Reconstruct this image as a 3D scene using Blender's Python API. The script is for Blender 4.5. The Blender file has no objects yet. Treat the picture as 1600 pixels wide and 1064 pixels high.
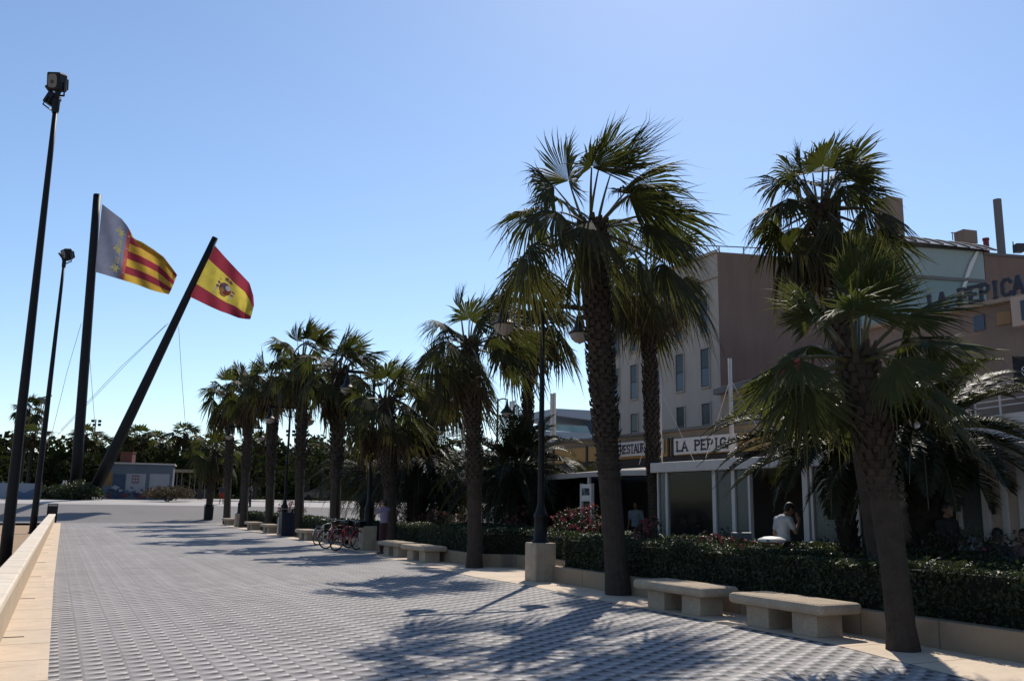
import bpy, math, random
import numpy as np
from math import sin, cos, pi, radians as rad
SC = bpy.context.scene
COL = SC.collection
# ------------------------------------------------------------------ camera
FPX, PITCH, ROLL, EYE = 1400., math.atan(256/1400), rad(.9), 1.65
A = math.atan(699/1400)                       # heading of the promenade, left of the camera heading
cF = np.array([0, cos(PITCH), sin(PITCH)]); cU0 = np.array([0, -sin(PITCH), cos(PITCH)]); cR0 = np.array([1., 0, 0])
cR = cR0*cos(ROLL)+cU0*sin(ROLL); cU = cU0*cos(ROLL)-cR0*sin(ROLL)
PD = np.array([-sin(A), cos(A), 0]); RD = np.array([cos(A), sin(A), 0]); ZZ = np.array([0, 0, 1.])
def ray(px, py): return cF+(px-800)/FPX*cR+(532-py)/FPX*cU
def G(px, py, z=0.):
    d = ray(px, py); return np.array([0, 0, EYE])+d*((z-EYE)/d[2])
def D(px, py, y):
    d = ray(px, py); return np.array([0, 0, EYE])+d*(y/d[1])
def W(u, v, z=0.): return PD*u+RD*v+ZZ*z
def UV(P): return float(np.dot(P, PD)), float(np.dot(P, RD)), float(P[2])
def onV(px, py, V):
    d = ray(px, py); return UV(np.array([0, 0, EYE])+d*(V/np.dot(d, RD)))
def sstep(x): x = np.clip(x, 0, 1); return x*x*(3-2*x)
def zt(u): return sstep((np.asarray(u)-71)/13)*1.3+np.clip((np.asarray(u)-84)/30, 0, 1)*.5
def nrm(v): v = np.asarray(v, float); return v/(np.linalg.norm(v)+1e-9)

# ------------------------------------------------------------------ materials
M = {}
DK = .66
class NT:
    def __init__(s, name):
        s.m = bpy.data.materials.new(name); s.m.use_nodes = True; s.t = s.m.node_tree; s.t.nodes.clear(); M[name] = s.m
        s.out = s.n('ShaderNodeOutputMaterial')
    def n(s, typ, **k):
        x = s.t.nodes.new(typ)
        for a, b in k.items(): setattr(x, a, b)
        return x
    def set(s, sock, v):
        if isinstance(v, bpy.types.NodeSocket): s.t.links.new(v, sock)
        elif v is not None: sock.default_value = v
    def math(s, op, a, b=None, c=None, clamp=False):
        x = s.n('ShaderNodeMath', operation=op, use_clamp=clamp)
        for i, v in enumerate((a, b, c)):
            if v is not None: s.set(x.inputs[i], v)
        return x.outputs[0]
    def mix(s, f, a, b, typ='MIX'):
        x = s.n('ShaderNodeMix', data_type='RGBA', blend_type=typ)
        s.set(x.inputs[0], f); s.set(x.inputs[6], col(a)); s.set(x.inputs[7], col(b)); return x.outputs[2]
    def obj(s): return s.n('ShaderNodeTexCoord').outputs['Object']
    def noise(s, scale, detail=4, rough=.55, vec=None, dist=0.):
        x = s.n('ShaderNodeTexNoise'); s.set(x.inputs['Vector'], vec or s.obj())
        x.inputs['Scale'].default_value = scale; x.inputs['Detail'].default_value = detail
        x.inputs['Roughness'].default_value = rough; x.inputs['Distortion'].default_value = dist
        return x.outputs['Fac']
    def ramp(s, f, lo, hi): 
        x = s.n('ShaderNodeMapRange'); s.set(x.inputs[0], f); x.inputs[1].default_value = lo; x.inputs[2].default_value = hi
        return x.outputs[0]
    def sep(s, vec):
        x = s.n('ShaderNodeSeparateXYZ'); s.set(x.inputs[0], vec); return x.outputs
    def bump(s, h, strength, dist):
        x = s.n('ShaderNodeBump'); x.inputs['Strength'].default_value = strength; x.inputs['Distance'].default_value = dist
        s.set(x.inputs['Height'], h); return x.outputs[0]
    def bsdf(s, c, rough=.7, normal=None, spec=.5, metal=0., **k):
        x = s.n('ShaderNodeBsdfPrincipled'); s.set(x.inputs['Base Color'], col(c)); s.set(x.inputs['Roughness'], rough)
        x.inputs['Specular IOR Level'].default_value = spec; x.inputs['Metallic'].default_value = metal
        if normal is not None: s.set(x.inputs['Normal'], normal)
        for a, b in k.items(): s.set(x.inputs[a], b)
        return x.outputs[0]
    def done(s, sh): s.t.links.new(sh, s.out.inputs[0]); return s.m
def col(c):
    if isinstance(c, (tuple, list)) and len(c) == 3: return (*c, 1.)
    return c
def simple(name, c1, c2=None, scale=3., rough=.7, bump=0., bscale=None, spec=.4, metal=0., fine=0., streak=0.):
    t = NT(name)
    c1 = tuple(x*DK for x in c1); c2 = c2 and tuple(x*DK for x in c2)
    c2 = c2 or tuple(x*.8 for x in c1)
    f = t.ramp(t.noise(scale, 6, .6), .3, .7)
    c = t.mix(f, c1, c2)
    if fine:
        g = t.ramp(t.noise(bscale or scale*15, 3, .7), .3, .7)
        c = t.mix(t.math('MULTIPLY', g, fine), c, tuple(x*.45 for x in c1))
    if streak:                                                # rain streaks and weathering down the face of a wall
        mp = t.n('ShaderNodeMapping'); t.t.links.new(t.obj(), mp.inputs[0]); mp.inputs['Scale'].default_value = (1.6, 1.6, .12)
        w_ = t.ramp(t.noise(1., 6, .7, mp.outputs[0]), .48, .78); c = t.mix(t.math('MULTIPLY', w_, streak), c, tuple(x*.5 for x in c1))
    nm = t.bump(t.noise(bscale or scale*8, 5, .65), 1., bump) if bump else None
    return t.done(t.bsdf(c, rough, nm, spec, metal))
def leafmat(name, c1, c2, dry, trans, rough=.45, scale=1.3, tfac=.35, spec=.4):
    c1, c2, dry, trans = [tuple(x*.6 for x in q) for q in (c1, c2, dry, trans)]
    t = NT(name)
    tone = t.n('ShaderNodeAttribute', attribute_name='tone').outputs['Fac']
    f = t.ramp(t.noise(scale, 4, .6), .32, .68)
    c = t.mix(tone, t.mix(f, c1, c2), dry)
    tc = t.mix(tone, trans, tuple(x*1.3 for x in dry))
    p = t.bsdf(c, rough, None, spec)
    tr = t.n('ShaderNodeBsdfTranslucent'); t.set(tr.inputs[0], tc)
    mx = t.n('ShaderNodeMixShader'); mx.inputs[0].default_value = tfac
    t.t.links.new(p, mx.inputs[1]); t.t.links.new(tr.outputs[0], mx.inputs[2])
    return t.done(mx.outputs[0])
leafmat('fan_leaf', (.062, .062, .026), (.036, .040, .016), (.15, .09, .045), (.13, .155, .028), .62, 1.5, .34, .16)
leafmat('fan_leaf_young', (.068, .085, .028), (.038, .056, .018), (.22, .15, .06), (.17, .20, .04), .58, 1.5, .38, .2)
leafmat('dry_leaf', (.13, .085, .045), (.085, .055, .03), (.16, .10, .05), (.14, .075, .02), .7, 2., .25)
leafmat('petiole', (.13, .13, .05), (.10, .085, .035), (.2, .12, .06), (.1, .1, .02), .35, 3., .05)
leafmat('date_leaf', (.032, .040, .018), (.02, .027, .012), (.15, .11, .05), (.06, .075, .015), .5, 1.5, .25, .18)
leafmat('hedge_leaf', (.055, .078, .034), (.032, .048, .022), (.10, .07, .03), (.08, .12, .025), .5, 1.2, .25, .3)
leafmat('shrub_leaf', (.045, .055, .022), (.028, .04, .016), (.13, .07, .03), (.06, .08, .02), .45, 1.2, .22)
leafmat('wood_leaf', (.030, .045, .016), (.017, .028, .010), (.07, .05, .02), (.05, .07, .012), .9, .25, .22, .1)
leafmat('dry_shrub_leaf', (.14, .10, .055), (.08, .065, .035), (.2, .13, .06), (.1, .07, .02), .8, 1., .15)
leafmat('flower_petal', (.34, .06, .085), (.24, .04, .06), (.42, .16, .16), (.36, .06, .08), .6, 2., .35)
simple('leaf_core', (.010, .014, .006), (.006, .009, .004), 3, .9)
simple('bark', (.115, .088, .068), (.065, .050, .040), 5, .9, .03, 30, .2, fine=.5)
simple('boot', (.085, .062, .045), (.045, .033, .025), 6, .85, .01, 40, .25)
simple('date_bark', (.06, .048, .038), (.03, .025, .02), 5, .9, .04, 25, .2)
simple('black_metal', (.010, .010, .012), (.014, .014, .015), 6, .5, .002, 60, .22)
simple('pole_paint', (.009, .009, .012), (.013, .013, .015), 2, .55, .002, 40, .2)
simple('granite', (.82, .65, .48), (.58, .45, .33), 3.5, .9, .014, 55, .2, fine=.7)
simple('curb_stone', (.40, .32, .23), (.29, .235, .175), 2.5, .85, .006, 40, .3, fine=.35)
simple('wall_stone', (.82, .64, .46), (.66, .52, .37), 2.2, .85, .008, 35, .3, fine=.2)
simple('sand', (.62, .44, .29), (.50, .36, .235), .8, .95, .03, 12, .1, fine=.3)
simple('soil', (.07, .05, .035), (.04, .03, .02), 2, .95, .03, 15)
simple('terrace_tile', (.22, .19, .16), (.16, .14, .12), 1.2, .8, .004, 20)
simple('facade_stone', (.72, .60, .50), (.62, .52, .435), .6, .85, .01, 12, .3, fine=.15, streak=.45)
simple('brown_render', (.37, .245, .195), (.30, .20, .16), .5, .9, .01, 20, .2, fine=.15, streak=.5)
simple('beige_render', (.58, .43, .31), (.48, .355, .255), .6, .85, .01, 20, .3, streak=.4)
simple('cream_panel', (.75, .56, .44), (.65, .48, .38), 1., .7, .003, 30, .3)
simple('yellow_fascia', (.72, .45, .16), (.62, .38, .135), 1.2, .7, .003, 30, .3)
simple('roof_tile', (.30, .20, .12), (.22, .14, .085), 1.5, .8, .03, 9, .3)
simple('white_paint', (.90, .82, .76), (.78, .71, .66), 1.5, .6, .003, 30, .3)
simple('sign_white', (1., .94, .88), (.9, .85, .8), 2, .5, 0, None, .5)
simple('letter_ink', (.03, .035, .07), (.04, .045, .08), 4, .5)
simple('letter_steel', (.035, .035, .05), (.05, .05, .065), 4, .45)
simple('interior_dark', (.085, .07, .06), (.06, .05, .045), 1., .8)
simple('window_frame', (.06, .055, .055), (.04, .04, .04), 3, .5)
simple('pale_concrete', (.62, .57, .53), (.52, .48, .45), .25, .85, .006, 10, .3, fine=.15)
simple('plaza_asphalt', (.29, .265, .255), (.22, .205, .20), .22, .85, .01, 14, .3, fine=.3)
simple('veles_white', (.52, .55, .60), (.46, .49, .54), .1, .6)
simple('teal_glass', (.35, .52, .52), (.30, .47, .48), .3, .2)
simple('kiosk_blue', (.15, .18, .215), (.10, .13, .165), .6, .7, 0, fine=.3)
simple('kiosk_panel', (.44, .42, .44), (.34, .34, .37), 1., .7, fine=.2)
simple('kiosk_deep_blue', (.055, .085, .14), (.04, .065, .11), 1., .7)
simple('spray_red', (.20, .06, .055), (.16, .055, .05), 1.5, .7)
simple('spray_ochre', (.30, .19, .04), (.22, .10, .04), 1.5, .7)
simple('spray_ink', (.03, .035, .07), (.06, .05, .09), 1.5, .7)
simple('terracotta', (.20, .062, .04), (.15, .048, .03), 2, .8, .01, 12)
simple('red_metal', (.30, .02, .02), (.24, .018, .018), 2, .5)
simple('red_canvas', (.50, .02, .03), (.42, .02, .025), 2, .7)
simple('grey_concrete', (.27, .25, .24), (.21, .195, .19), .8, .85, .01, 15)
simple('brick_brown', (.40, .285, .22), (.32, .225, .175), 1.2, .85, .012, 14, streak=.4)
simple('orange_render', (.50, .30, .14), (.44, .26, .12), 1.2, .8)
simple('bin_blue', (.012, .018, .04), (.018, .022, .045), 4, .4)
simple('tyre_rubber', (.012, .012, .012), (.02, .02, .02), 8, .8)
simple('chrome', (.6, .6, .6), (.5, .5, .5), 4, .22, metal=1.)
simple('bike_silver', (1., 1., .98), (.9, .9, .88), 4, .3, spec=.6)
simple('bike_red', (.55, .03, .05), (.45, .025, .04), 4, .35, spec=.6)
simple('saddle_leather', (.015, .014, .014), (.02, .02, .02), 5, .5)
simple('skin', (.42, .24, .165), (.36, .20, .135), 8, .55)
simple('skin_tan', (.26, .14, .09), (.21, .115, .075), 8, .55)
simple('hair_brown', (.035, .022, .014), (.02, .013, .009), 30, .6)
simple('hair_black', (.012, .010, .009), (.018, .014, .012), 30, .55)
simple('shirt_white', (.62, .63, .67), (.52, .53, .57), 5, .85, .01, 14)
simple('shirt_lilac', (.36, .30, .42), (.29, .24, .35), 5, .85, .01, 14)
simple('shirt_black', (.012, .012, .016), (.018, .018, .022), 5, .85, .01, 14)
simple('shirt_grey', (.05, .055, .075), (.04, .042, .06), 5, .85, .01, 14)
simple('shirt_pink', (.30, .17, .17), (.25, .14, .14), 5, .85, .01, 14)
simple('shirt_pale_blue', (.30, .36, .42), (.25, .30, .36), 5, .85, .01, 14)
simple('trouser_dark', (.02, .02, .028), (.028, .026, .032), 5, .85, .01, 14)
simple('trouser_wine', (.07, .022, .028), (.05, .018, .022), 5, .85, .01, 14)
simple('short_red', (.35, .03, .03), (.28, .025, .025), 5, .85)
simple('shoe', (.02, .018, .016), (.03, .026, .024), 9, .5)
simple('tablecloth', (.62, .60, .60), (.52, .51, .52), 3, .8)
simple('planter_stone', (.32, .25, .18), (.22, .17, .125), 4, .9, .02, 9, fine=.4)
simple('wicker', (.10, .06, .035), (.06, .04, .025), 20, .7)
simple('poster', (.42, .45, .50), (.18, .22, .30), 3, .5)
simple('car_paint', (.03, .035, .045), (.025, .03, .04), 2, .18, spec=.7)
simple('awning_cloth', (.60, .52, .46), (.52, .44, .39), 1., .75)
simple('polycarbonate', (.60, .58, .58), (.52, .5, .5), 1., .35)
simple('banner_blue', (.10, .17, .28), (.07, .12, .2), .5, .7)
simple('banner_pale', (.34, .38, .44), (.24, .29, .36), .5, .7)
simple('thatch', (.5, .36, .23), (.33, .26, .17), 2, .9)
def glassmat(name, tint, alpha, rough=.06):
    t = NT(name)
    g = t.bsdf(tint, rough, None, .8)
    tr = t.n('ShaderNodeBsdfTransparent'); tr.inputs[0].default_value = (.85, .9, .9, 1)
    mx = t.n('ShaderNodeMixShader'); mx.inputs[0].default_value = alpha
    t.t.links.new(tr.outputs[0], mx.inputs[1]); t.t.links.new(g, mx.inputs[2]); return t.done(mx.outputs[0])
glassmat('pane_clear', (.015, .016, .016), .14)
glassmat('pane_milky', (.11, .125, .12), .5, .3)
simple('pane_dark', (.018, .02, .024), (.024, .027, .03), .5, .15, spec=.4)
simple('pane_blue', (.10, .135, .18), (.075, .10, .14), .5, .15, spec=.4)
simple('glass_wall', (.50, .57, .53), (.40, .47, .44), .35, .3, spec=.3)
simple('glass_wall_deep', (.34, .45, .43), (.28, .38, .37), .35, .3, spec=.3)
def frostmat():
    t = NT('frosted_bowl'); c = (.5, .46, .43)
    p = t.bsdf(c, .35); tr = t.n('ShaderNodeBsdfTranslucent'); tr.inputs[0].default_value = (.45, .42, .38, 1)
    mx = t.n('ShaderNodeMixShader'); mx.inputs[0].default_value = .45
    t.t.links.new(p, mx.inputs[1]); t.t.links.new(tr.outputs[0], mx.inputs[2]); return t.done(mx.outputs[0])
frostmat()
def pavingmat():
    t = NT('paving_tile'); s = t.sep(t.obj()); T = .40
    x = t.math('DIVIDE', s[0], T/2); y = t.math('DIVIDE', s[1], .26)
    ci = t.math('FLOOR', x); fx = t.math('FRACT', x)
    cpar = t.math('MODULO', t.math('ABSOLUTE', ci), 2.)
    wob = t.math('MULTIPLY', t.math('SUBTRACT', t.noise(7., 3, .6), .5), .22)
    y2 = t.math('ADD', t.math('SUBTRACT', y, t.math('MULTIPLY', fx, .28)), t.math('ADD', t.math('MULTIPLY', cpar, .45), wob)); fy = t.math('FRACT', y2)
    amp = t.math('MULTIPLY', t.ramp(fx, .02, .75), t.ramp(fx, 1., .93))
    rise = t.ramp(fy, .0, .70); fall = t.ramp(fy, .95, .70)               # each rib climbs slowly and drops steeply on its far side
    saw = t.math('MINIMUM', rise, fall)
    ridge = t.math('MULTIPLY', t.math('MULTIPLY', t.ramp(fy, .62, .72), t.ramp(fy, .98, .90)), amp)  # sunlit face of each rib, put into the colour as a paler band
    wedge = t.math('MULTIPLY', t.math('MULTIPLY', t.ramp(fy, .20, .34), t.ramp(fy, .66, .56)), amp)  # valley before the rib, coloured dark for grime and painted shade
    jx = t.math('ABSOLUTE', t.math('SUBTRACT', t.math('FRACT', t.math('DIVIDE', s[0], T)), .5))
    joint = t.ramp(jx, .455, .475)
    comb = t.n('ShaderNodeCombineXYZ'); t.set(comb.inputs[0], t.math('FLOOR', t.math('DIVIDE', s[0], T))); t.set(comb.inputs[1], t.math('FLOOR', t.math('DIVIDE', s[1], T)))
    wn = t.n('ShaderNodeTexWhiteNoise', noise_dimensions='2D'); t.t.links.new(comb.outputs[0], wn.inputs['Vector'])
    comb2 = t.n('ShaderNodeCombineXYZ'); t.set(comb2.inputs[0], t.math('FLOOR', t.math('DIVIDE', s[0], T))); t.set(comb2.inputs[1], t.math('FLOOR', t.math('DIVIDE', s[1], 9.)))
    wn2 = t.n('ShaderNodeTexWhiteNoise', noise_dimensions='2D'); t.t.links.new(comb2.outputs[0], wn2.inputs['Vector'])
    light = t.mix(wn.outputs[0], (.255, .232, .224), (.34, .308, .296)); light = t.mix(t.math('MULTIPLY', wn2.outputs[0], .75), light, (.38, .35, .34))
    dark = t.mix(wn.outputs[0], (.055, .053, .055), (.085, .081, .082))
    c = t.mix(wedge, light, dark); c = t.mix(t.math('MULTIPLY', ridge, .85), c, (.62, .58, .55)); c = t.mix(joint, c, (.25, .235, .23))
    st = t.ramp(t.noise(.35, 5, .6), .35, .7); c = t.mix(t.math('MULTIPLY', st, .28), c, (.15, .145, .145))
    big = t.ramp(t.noise(1.1, 6, .7, None, .6), .56, .74); c = t.mix(t.math('MULTIPLY', big, .5), c, (.11, .105, .10)); sp = t.ramp(t.noise(40., 2, .7), .35, .7); c = t.mix(t.math('MULTIPLY', sp, .18), c, (.08, .08, .08))
    h = t.math('ADD', t.math('MULTIPLY', t.math('MULTIPLY', saw, amp), .042), t.math('MULTIPLY', t.noise(60., 3), .003))
    nm = t.bump(h, 1., 1.)
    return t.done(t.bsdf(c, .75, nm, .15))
pavingmat()
def slabmat(name, c1, c2, pitch, width, cj):
    """stone laid in slabs along local Y, with joints and single-slab tints"""
    c1, c2, cj = [tuple(x*.72 for x in q) for q in (c1, c2, cj)]; t = NT(name); s = t.sep(t.obj())
    y = t.math('DIVIDE', s[1], pitch); x = t.math('DIVIDE', s[0], width)
    comb = t.n('ShaderNodeCombineXYZ'); t.set(comb.inputs[0], t.math('FLOOR', x)); t.set(comb.inputs[1], t.math('FLOOR', y))
    wn = t.n('ShaderNodeTexWhiteNoise', noise_dimensions='2D'); t.t.links.new(comb.outputs[0], wn.inputs['Vector'])
    c = t.mix(wn.outputs[0], c1, c2); c = t.mix(t.math('MULTIPLY', t.ramp(t.noise(3., 6, .65), .35, .7), .45), c, tuple(q*.72 for q in c1))
    dt = t.ramp(t.noise(1.3, 7, .72, None, .8), .50, .72); c = t.mix(t.math('MULTIPLY', dt, .42), c, tuple(q*.5 for q in c1)); gs = t.ramp(t.noise(16., 4, .7), .58, .74); c = t.mix(t.math('MULTIPLY', gs, .35), c, tuple(q*.5 for q in c1))
    jt = t.math('ABSOLUTE', t.math('SUBTRACT', t.math('FRACT', y), .5)); c = t.mix(t.ramp(jt, .486, .494), c, cj)
    nm = t.bump(t.noise(45., 4), 1., .004)
    return t.done(t.bsdf(c, .85, nm, .3))
slabmat('edging_stone', (.88, .69, .51), (.80, .65, .49), 1.2, 5., (.3, .23, .17))
slabmat('wall_slab', (1.05, .90, .72), (.93, .79, .62), 1.35, 5., (.38, .31, .23))
slabmat('curb_slab', (.42, .31, .21), (.35, .26, .175), 1.1, 50., (.2, .16, .12))
def flagmat(name, kind):
    t = NT(name); s = t.sep(t.n('ShaderNodeUVMap', uv_map='UVMap').outputs[0]); u, v = s[0], s[1]
    red, yel = (.23, .03, .05), (.47, .30, .05)
    gt = lambda a, b: t.math('GREATER_THAN', a, b)
    if kind == 'bands':
        yel = (.50, .41, .07); inb = t.math('MULTIPLY', gt(v, .26), gt(.745, v)); c = t.mix(inb, red, yel)
    else:
        par = t.math('MODULO', t.math('FLOOR', t.math('MULTIPLY', v, 7.)), 2.); c = t.mix(par, yel, red)
        c = t.mix(gt(.385, u), c, (.36, .09, .08)); c = t.mix(gt(.335, u), c, (.15, .165, .235))
    c = t.mix(t.math('MULTIPLY', t.ramp(t.noise(1.2, 4), .4, .7), .25), c, (.1, .05, .04))
    d = t.n('ShaderNodeBsdfDiffuse'); t.set(d.inputs[0], c); tr = t.n('ShaderNodeBsdfTranslucent'); t.set(tr.inputs[0], c)
    mx = t.n('ShaderNodeMixShader'); mx.inputs[0].default_value = .55
    t.t.links.new(d.outputs[0], mx.inputs[1]); t.t.links.new(tr.outputs[0], mx.inputs[2]); return t.done(mx.outputs[0])
flagmat('flag_red_yellow', 'bands'); flagmat('flag_striped', 'stripes')
simple('emblem_gold', (1.25, 1.05, .36), (1.15, .95, .3), 3, .8); simple('emblem_red', (.50, .12, .08), (.44, .10, .07), 3, .8)
simple('emblem_white', (1.2, 1.1, 1.1), (1., .95, .95), 3, .8); simple('emblem_violet', (.30, .20, .34), (.26, .17, .3), 3, .8); simple('emblem_orange', (.85, .42, .17), (.75, .36, .15), 3, .8)

# ------------------------------------------------------------------ mesh builder
class MB:
    def __init__(s): s.v, s.q, s.t, s.mq, s.mt, s.tone, s.n = [], [], [], [], [], [], 0
    def add(s, V, quads=None, tris=None, mi=0, tone=0.):
        V = np.asarray(V, float).reshape(-1, 3)
        if quads is not None and len(quads): q = np.asarray(quads, int).reshape(-1, 4)+s.n; s.q.append(q); s.mq.append(np.full(len(q), mi))
        if tris is not None and len(tris): q = np.asarray(tris, int).reshape(-1, 3)+s.n; s.t.append(q); s.mt.append(np.full(len(q), mi))
        s.v.append(V); s.tone.append(np.broadcast_to(np.asarray(tone, float), (len(V),)).copy()); s.n += len(V); return s
    def box(s, c, d, rz=0., mi=0, ax=None, taper=1.):
        c = np.asarray(c, float); hx, hy, hz = [x/2 for x in d]
        X, Y = (np.array([cos(rz), sin(rz), 0]), np.array([-sin(rz), cos(rz), 0])) if ax is None else (np.asarray(ax[0], float), np.asarray(ax[1], float))
        Zv = ZZ if ax is None or len(ax) < 3 else np.asarray(ax[2], float)
        V = [c+X*a*hx*(taper if k > 0 else 1)+Y*b*hy*(taper if k > 0 else 1)+Zv*k*hz for k in (-1, 1) for a, b in ((-1, -1), (1, -1), (1, 1), (-1, 1))]
        s.add(V, [(3, 2, 1, 0), (4, 5, 6, 7), (0, 1, 5, 4), (1, 2, 6, 5), (2, 3, 7, 6), (3, 0, 4, 7)], mi=mi); return s
    def uv(s, u0, u1, v0, v1, z0, z1, mi=0):
        return s.box(W((u0+u1)/2, (v0+v1)/2, (z0+z1)/2), (abs(v1-v0), abs(u1-u0), z1-z0), ax=(RD, PD), mi=mi)
    def tube(s, P, r, n=8, mi=0, cap=True, closed=False, tone=0., sy=1.):
        P = np.asarray(P, float); k = len(P); r = np.broadcast_to(np.asarray(r, float), (k,))
        T = np.gradient(P, axis=0) if not closed else np.roll(P, -1, 0)-np.roll(P, 1, 0)
        T /= np.linalg.norm(T, axis=1)[:, None]+1e-9
        ref = ZZ if abs(T[:, 2]).mean() < .8 else np.array([1., 0, 0])
        X = np.cross(T, ref); X /= np.linalg.norm(X, axis=1)[:, None]+1e-9; Y = np.cross(X, T)
        a = np.linspace(0, 2*pi, n, endpoint=False)
        V = P[:, None, :]+r[:, None, None]*(np.cos(a)[None, :, None]*X[:, None, :]+sy*np.sin(a)[None, :, None]*Y[:, None, :])
        i = np.arange(n); j = (i+1) % n; Q = []
        for b in range(k if closed else k-1):
            c = (b+1) % k; Q.append(np.stack([b*n+i, b*n+j, c*n+j, c*n+i], 1))
        V = V.reshape(-1, 3); tr = []
        if cap and not closed:
            V = np.vstack([V, P[0], P[-1]]); m = k*n
            tr = [(m, q, p) for p, q in zip(i, j)]+[(m+1, (k-1)*n+p, (k-1)*n+q) for p, q in zip(i, j)]
        s.add(V, np.vstack(Q), tr, mi, tone); return s
    def lathe(s, prof, c, n=16, mi=0, axis=None):
        prof = np.asarray(prof, float); c = np.asarray(c, float); a = np.linspace(0, 2*pi, n, endpoint=False)
        X, Y, Zv = (np.array([1., 0, 0]), np.array([0, 1., 0]), ZZ)
        if axis is not None:
            Zv = nrm(axis); X = nrm(np.cross(Zv, ZZ if abs(Zv[2]) < .9 else [1, 0, 0])); Y = np.cross(Zv, X)
        V = c+prof[:, 0, None, None]*(np.cos(a)[None, :, None]*X+np.sin(a)[None, :, None]*Y)+prof[:, 1, None, None]*Zv
        i = np.arange(n); j = (i+1) % n
        s.add(V.reshape(-1, 3), np.vstack([np.stack([b*n+i, b*n+j, (b+1)*n+j, (b+1)*n+i], 1) for b in range(len(prof)-1)]), mi=mi); return s
    def ball(s, c, r, n=12, mi=0, ax=None):
        c = np.asarray(c, float); r = np.broadcast_to(np.asarray(r, float), (3,))
        th = np.linspace(0, pi, n//2+1); a = np.linspace(0, 2*pi, n, endpoint=False)
        L = np.stack([np.sin(th)[:, None]*np.cos(a), np.sin(th)[:, None]*np.sin(a), np.cos(th)[:, None]*np.ones(n)], -1)*r
        if ax is not None: L = L@np.asarray(ax, float)
        i = np.arange(n); j = (i+1) % n
        s.add((c+L).reshape(-1, 3), np.vstack([np.stack([b*n+i, (b+1)*n+i, (b+1)*n+j, b*n+j], 1) for b in range(n//2)]), mi=mi); return s
    def prism(s, poly, o, X, Y, N, th, mi=0):
        """polygon in the plane (X, Y) at o, extruded th along N"""
        poly = np.asarray(poly, float); k = len(poly); o, X, Y, N = [np.asarray(q, float) for q in (o, X, Y, N)]
        P = o+poly[:, :1]*X+poly[:, 1:]*Y; c = P.mean(0)
        V = np.vstack([P, P+N*th, c, c+N*th]); i = np.arange(k); j = (i+1) % k
        s.add(V, np.stack([i, j, j+k, i+k], 1), [(2*k, b, a) for a, b in zip(i, j)]+[(2*k+1, a+k, b+k) for a, b in zip(i, j)], mi); return s
    def build(s, name, mats, parent=None, loc=None, rz=0., smooth=False, bevel=0., world=True):
        """mesh object; the vertices are in world space (or in the thing's own space when world is False)"""
        V = np.vstack(s.v)
        if world:
            o = np.zeros(3)
            if parent is not None: o = root_loc(parent)
            elif loc is not None: o = np.asarray(loc, float)
            V = V-o
            if parent is None and rz: c_, s_ = cos(-rz), sin(-rz); V = V@np.array([[c_, s_, 0], [-s_, c_, 0], [0, 0, 1]])
        me = bpy.data.meshes.new(name); nq = sum(map(len, s.q)); nt = sum(map(len, s.t))
        me.vertices.add(len(V)); me.vertices.foreach_set('co', V.astype(np.float32).ravel())
        L = np.concatenate([x.ravel() for x in s.q+s.t]); me.loops.add(len(L)); me.loops.foreach_set('vertex_index', L.astype(np.int32))
        me.polygons.add(nq+nt); st = np.concatenate([np.arange(nq)*4, nq*4+np.arange(nt)*3])
        me.polygons.foreach_set('loop_start', st.astype(np.int32))
        me.polygons.foreach_set('material_index', np.concatenate(s.mq+s.mt).astype(np.int32))
        me.polygons.foreach_set('use_smooth', np.full(nq+nt, bool(smooth)))
        at = me.attributes.new('tone', 'FLOAT', 'POINT'); at.data.foreach_set('value', np.concatenate(s.tone).astype(np.float32))
        me.update(calc_edges=True); me.validate()
        for m in ([mats] if isinstance(mats, str) else mats): me.materials.append(M[m])
        o = bpy.data.objects.new(name, me); COL.objects.link(o)
        if parent is not None: o.parent = parent
        elif loc is not None: o.location = loc; o.rotation_euler.z = rz
        if bevel:
            b = o.modifiers.new('edge', 'BEVEL'); b.width = bevel; b.segments = 2; b.limit_method = 'ANGLE'
        return o
def root_loc(o):
    while o.parent is not None: o = o.parent
    return np.array(o.location)
def tag(o, label=None, cat=None, group=None, kind=None):
    if label: o['label'] = label
    if cat: o['category'] = cat
    if group: o['group'] = group
    if kind: o['kind'] = kind
    return o
def thing(name, label, cat, loc, group=None, rz=0.):
    o = bpy.data.objects.new(name, None); COL.objects.link(o); o.location = loc; o.rotation_euler.z = rz; o.empty_display_size = .3
    return tag(o, label, cat, group)
def copy_tree(o, parent=None):
    c = o.copy(); COL.objects.link(c)
    if parent is not None: c.parent = parent
    for ch in list(o.children): copy_tree(ch, c)
    return c
def struct(o): o['kind'] = 'structure'; return o
RG = np.random.default_rng(7)

# ------------------------------------------------------------------ sun, sky, camera
SUN_AZ, SUN_EL = rad(11.8), rad(45.)
w = bpy.data.worlds.new('World'); SC.world = w; w.use_nodes = True; nt = w.node_tree
sky = nt.nodes.new('ShaderNodeTexSky'); sky.sky_type = 'NISHITA'; sky.sun_disc = False; sky.sun_elevation = SUN_EL; sky.sun_rotation = SUN_AZ
sky.air_density = 1.0; sky.dust_density = .22; sky.ozone_density = 3.7; sky.altitude = 0
bg = nt.nodes['Background']; nt.links.new(sky.outputs[0], bg.inputs[0]); bg.inputs[1].default_value = .142
sl = bpy.data.lights.new('sun', 'SUN'); sl.energy = 5.0; sl.angle = rad(.53); sl.color = (1., .93, .82)
so = bpy.data.objects.new('sun', sl); COL.objects.link(so); so.location = (20, 60, 60)
so.rotation_euler = (SUN_EL-pi/2, 0, -SUN_AZ)
from mathutils import Vector, Matrix
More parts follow.
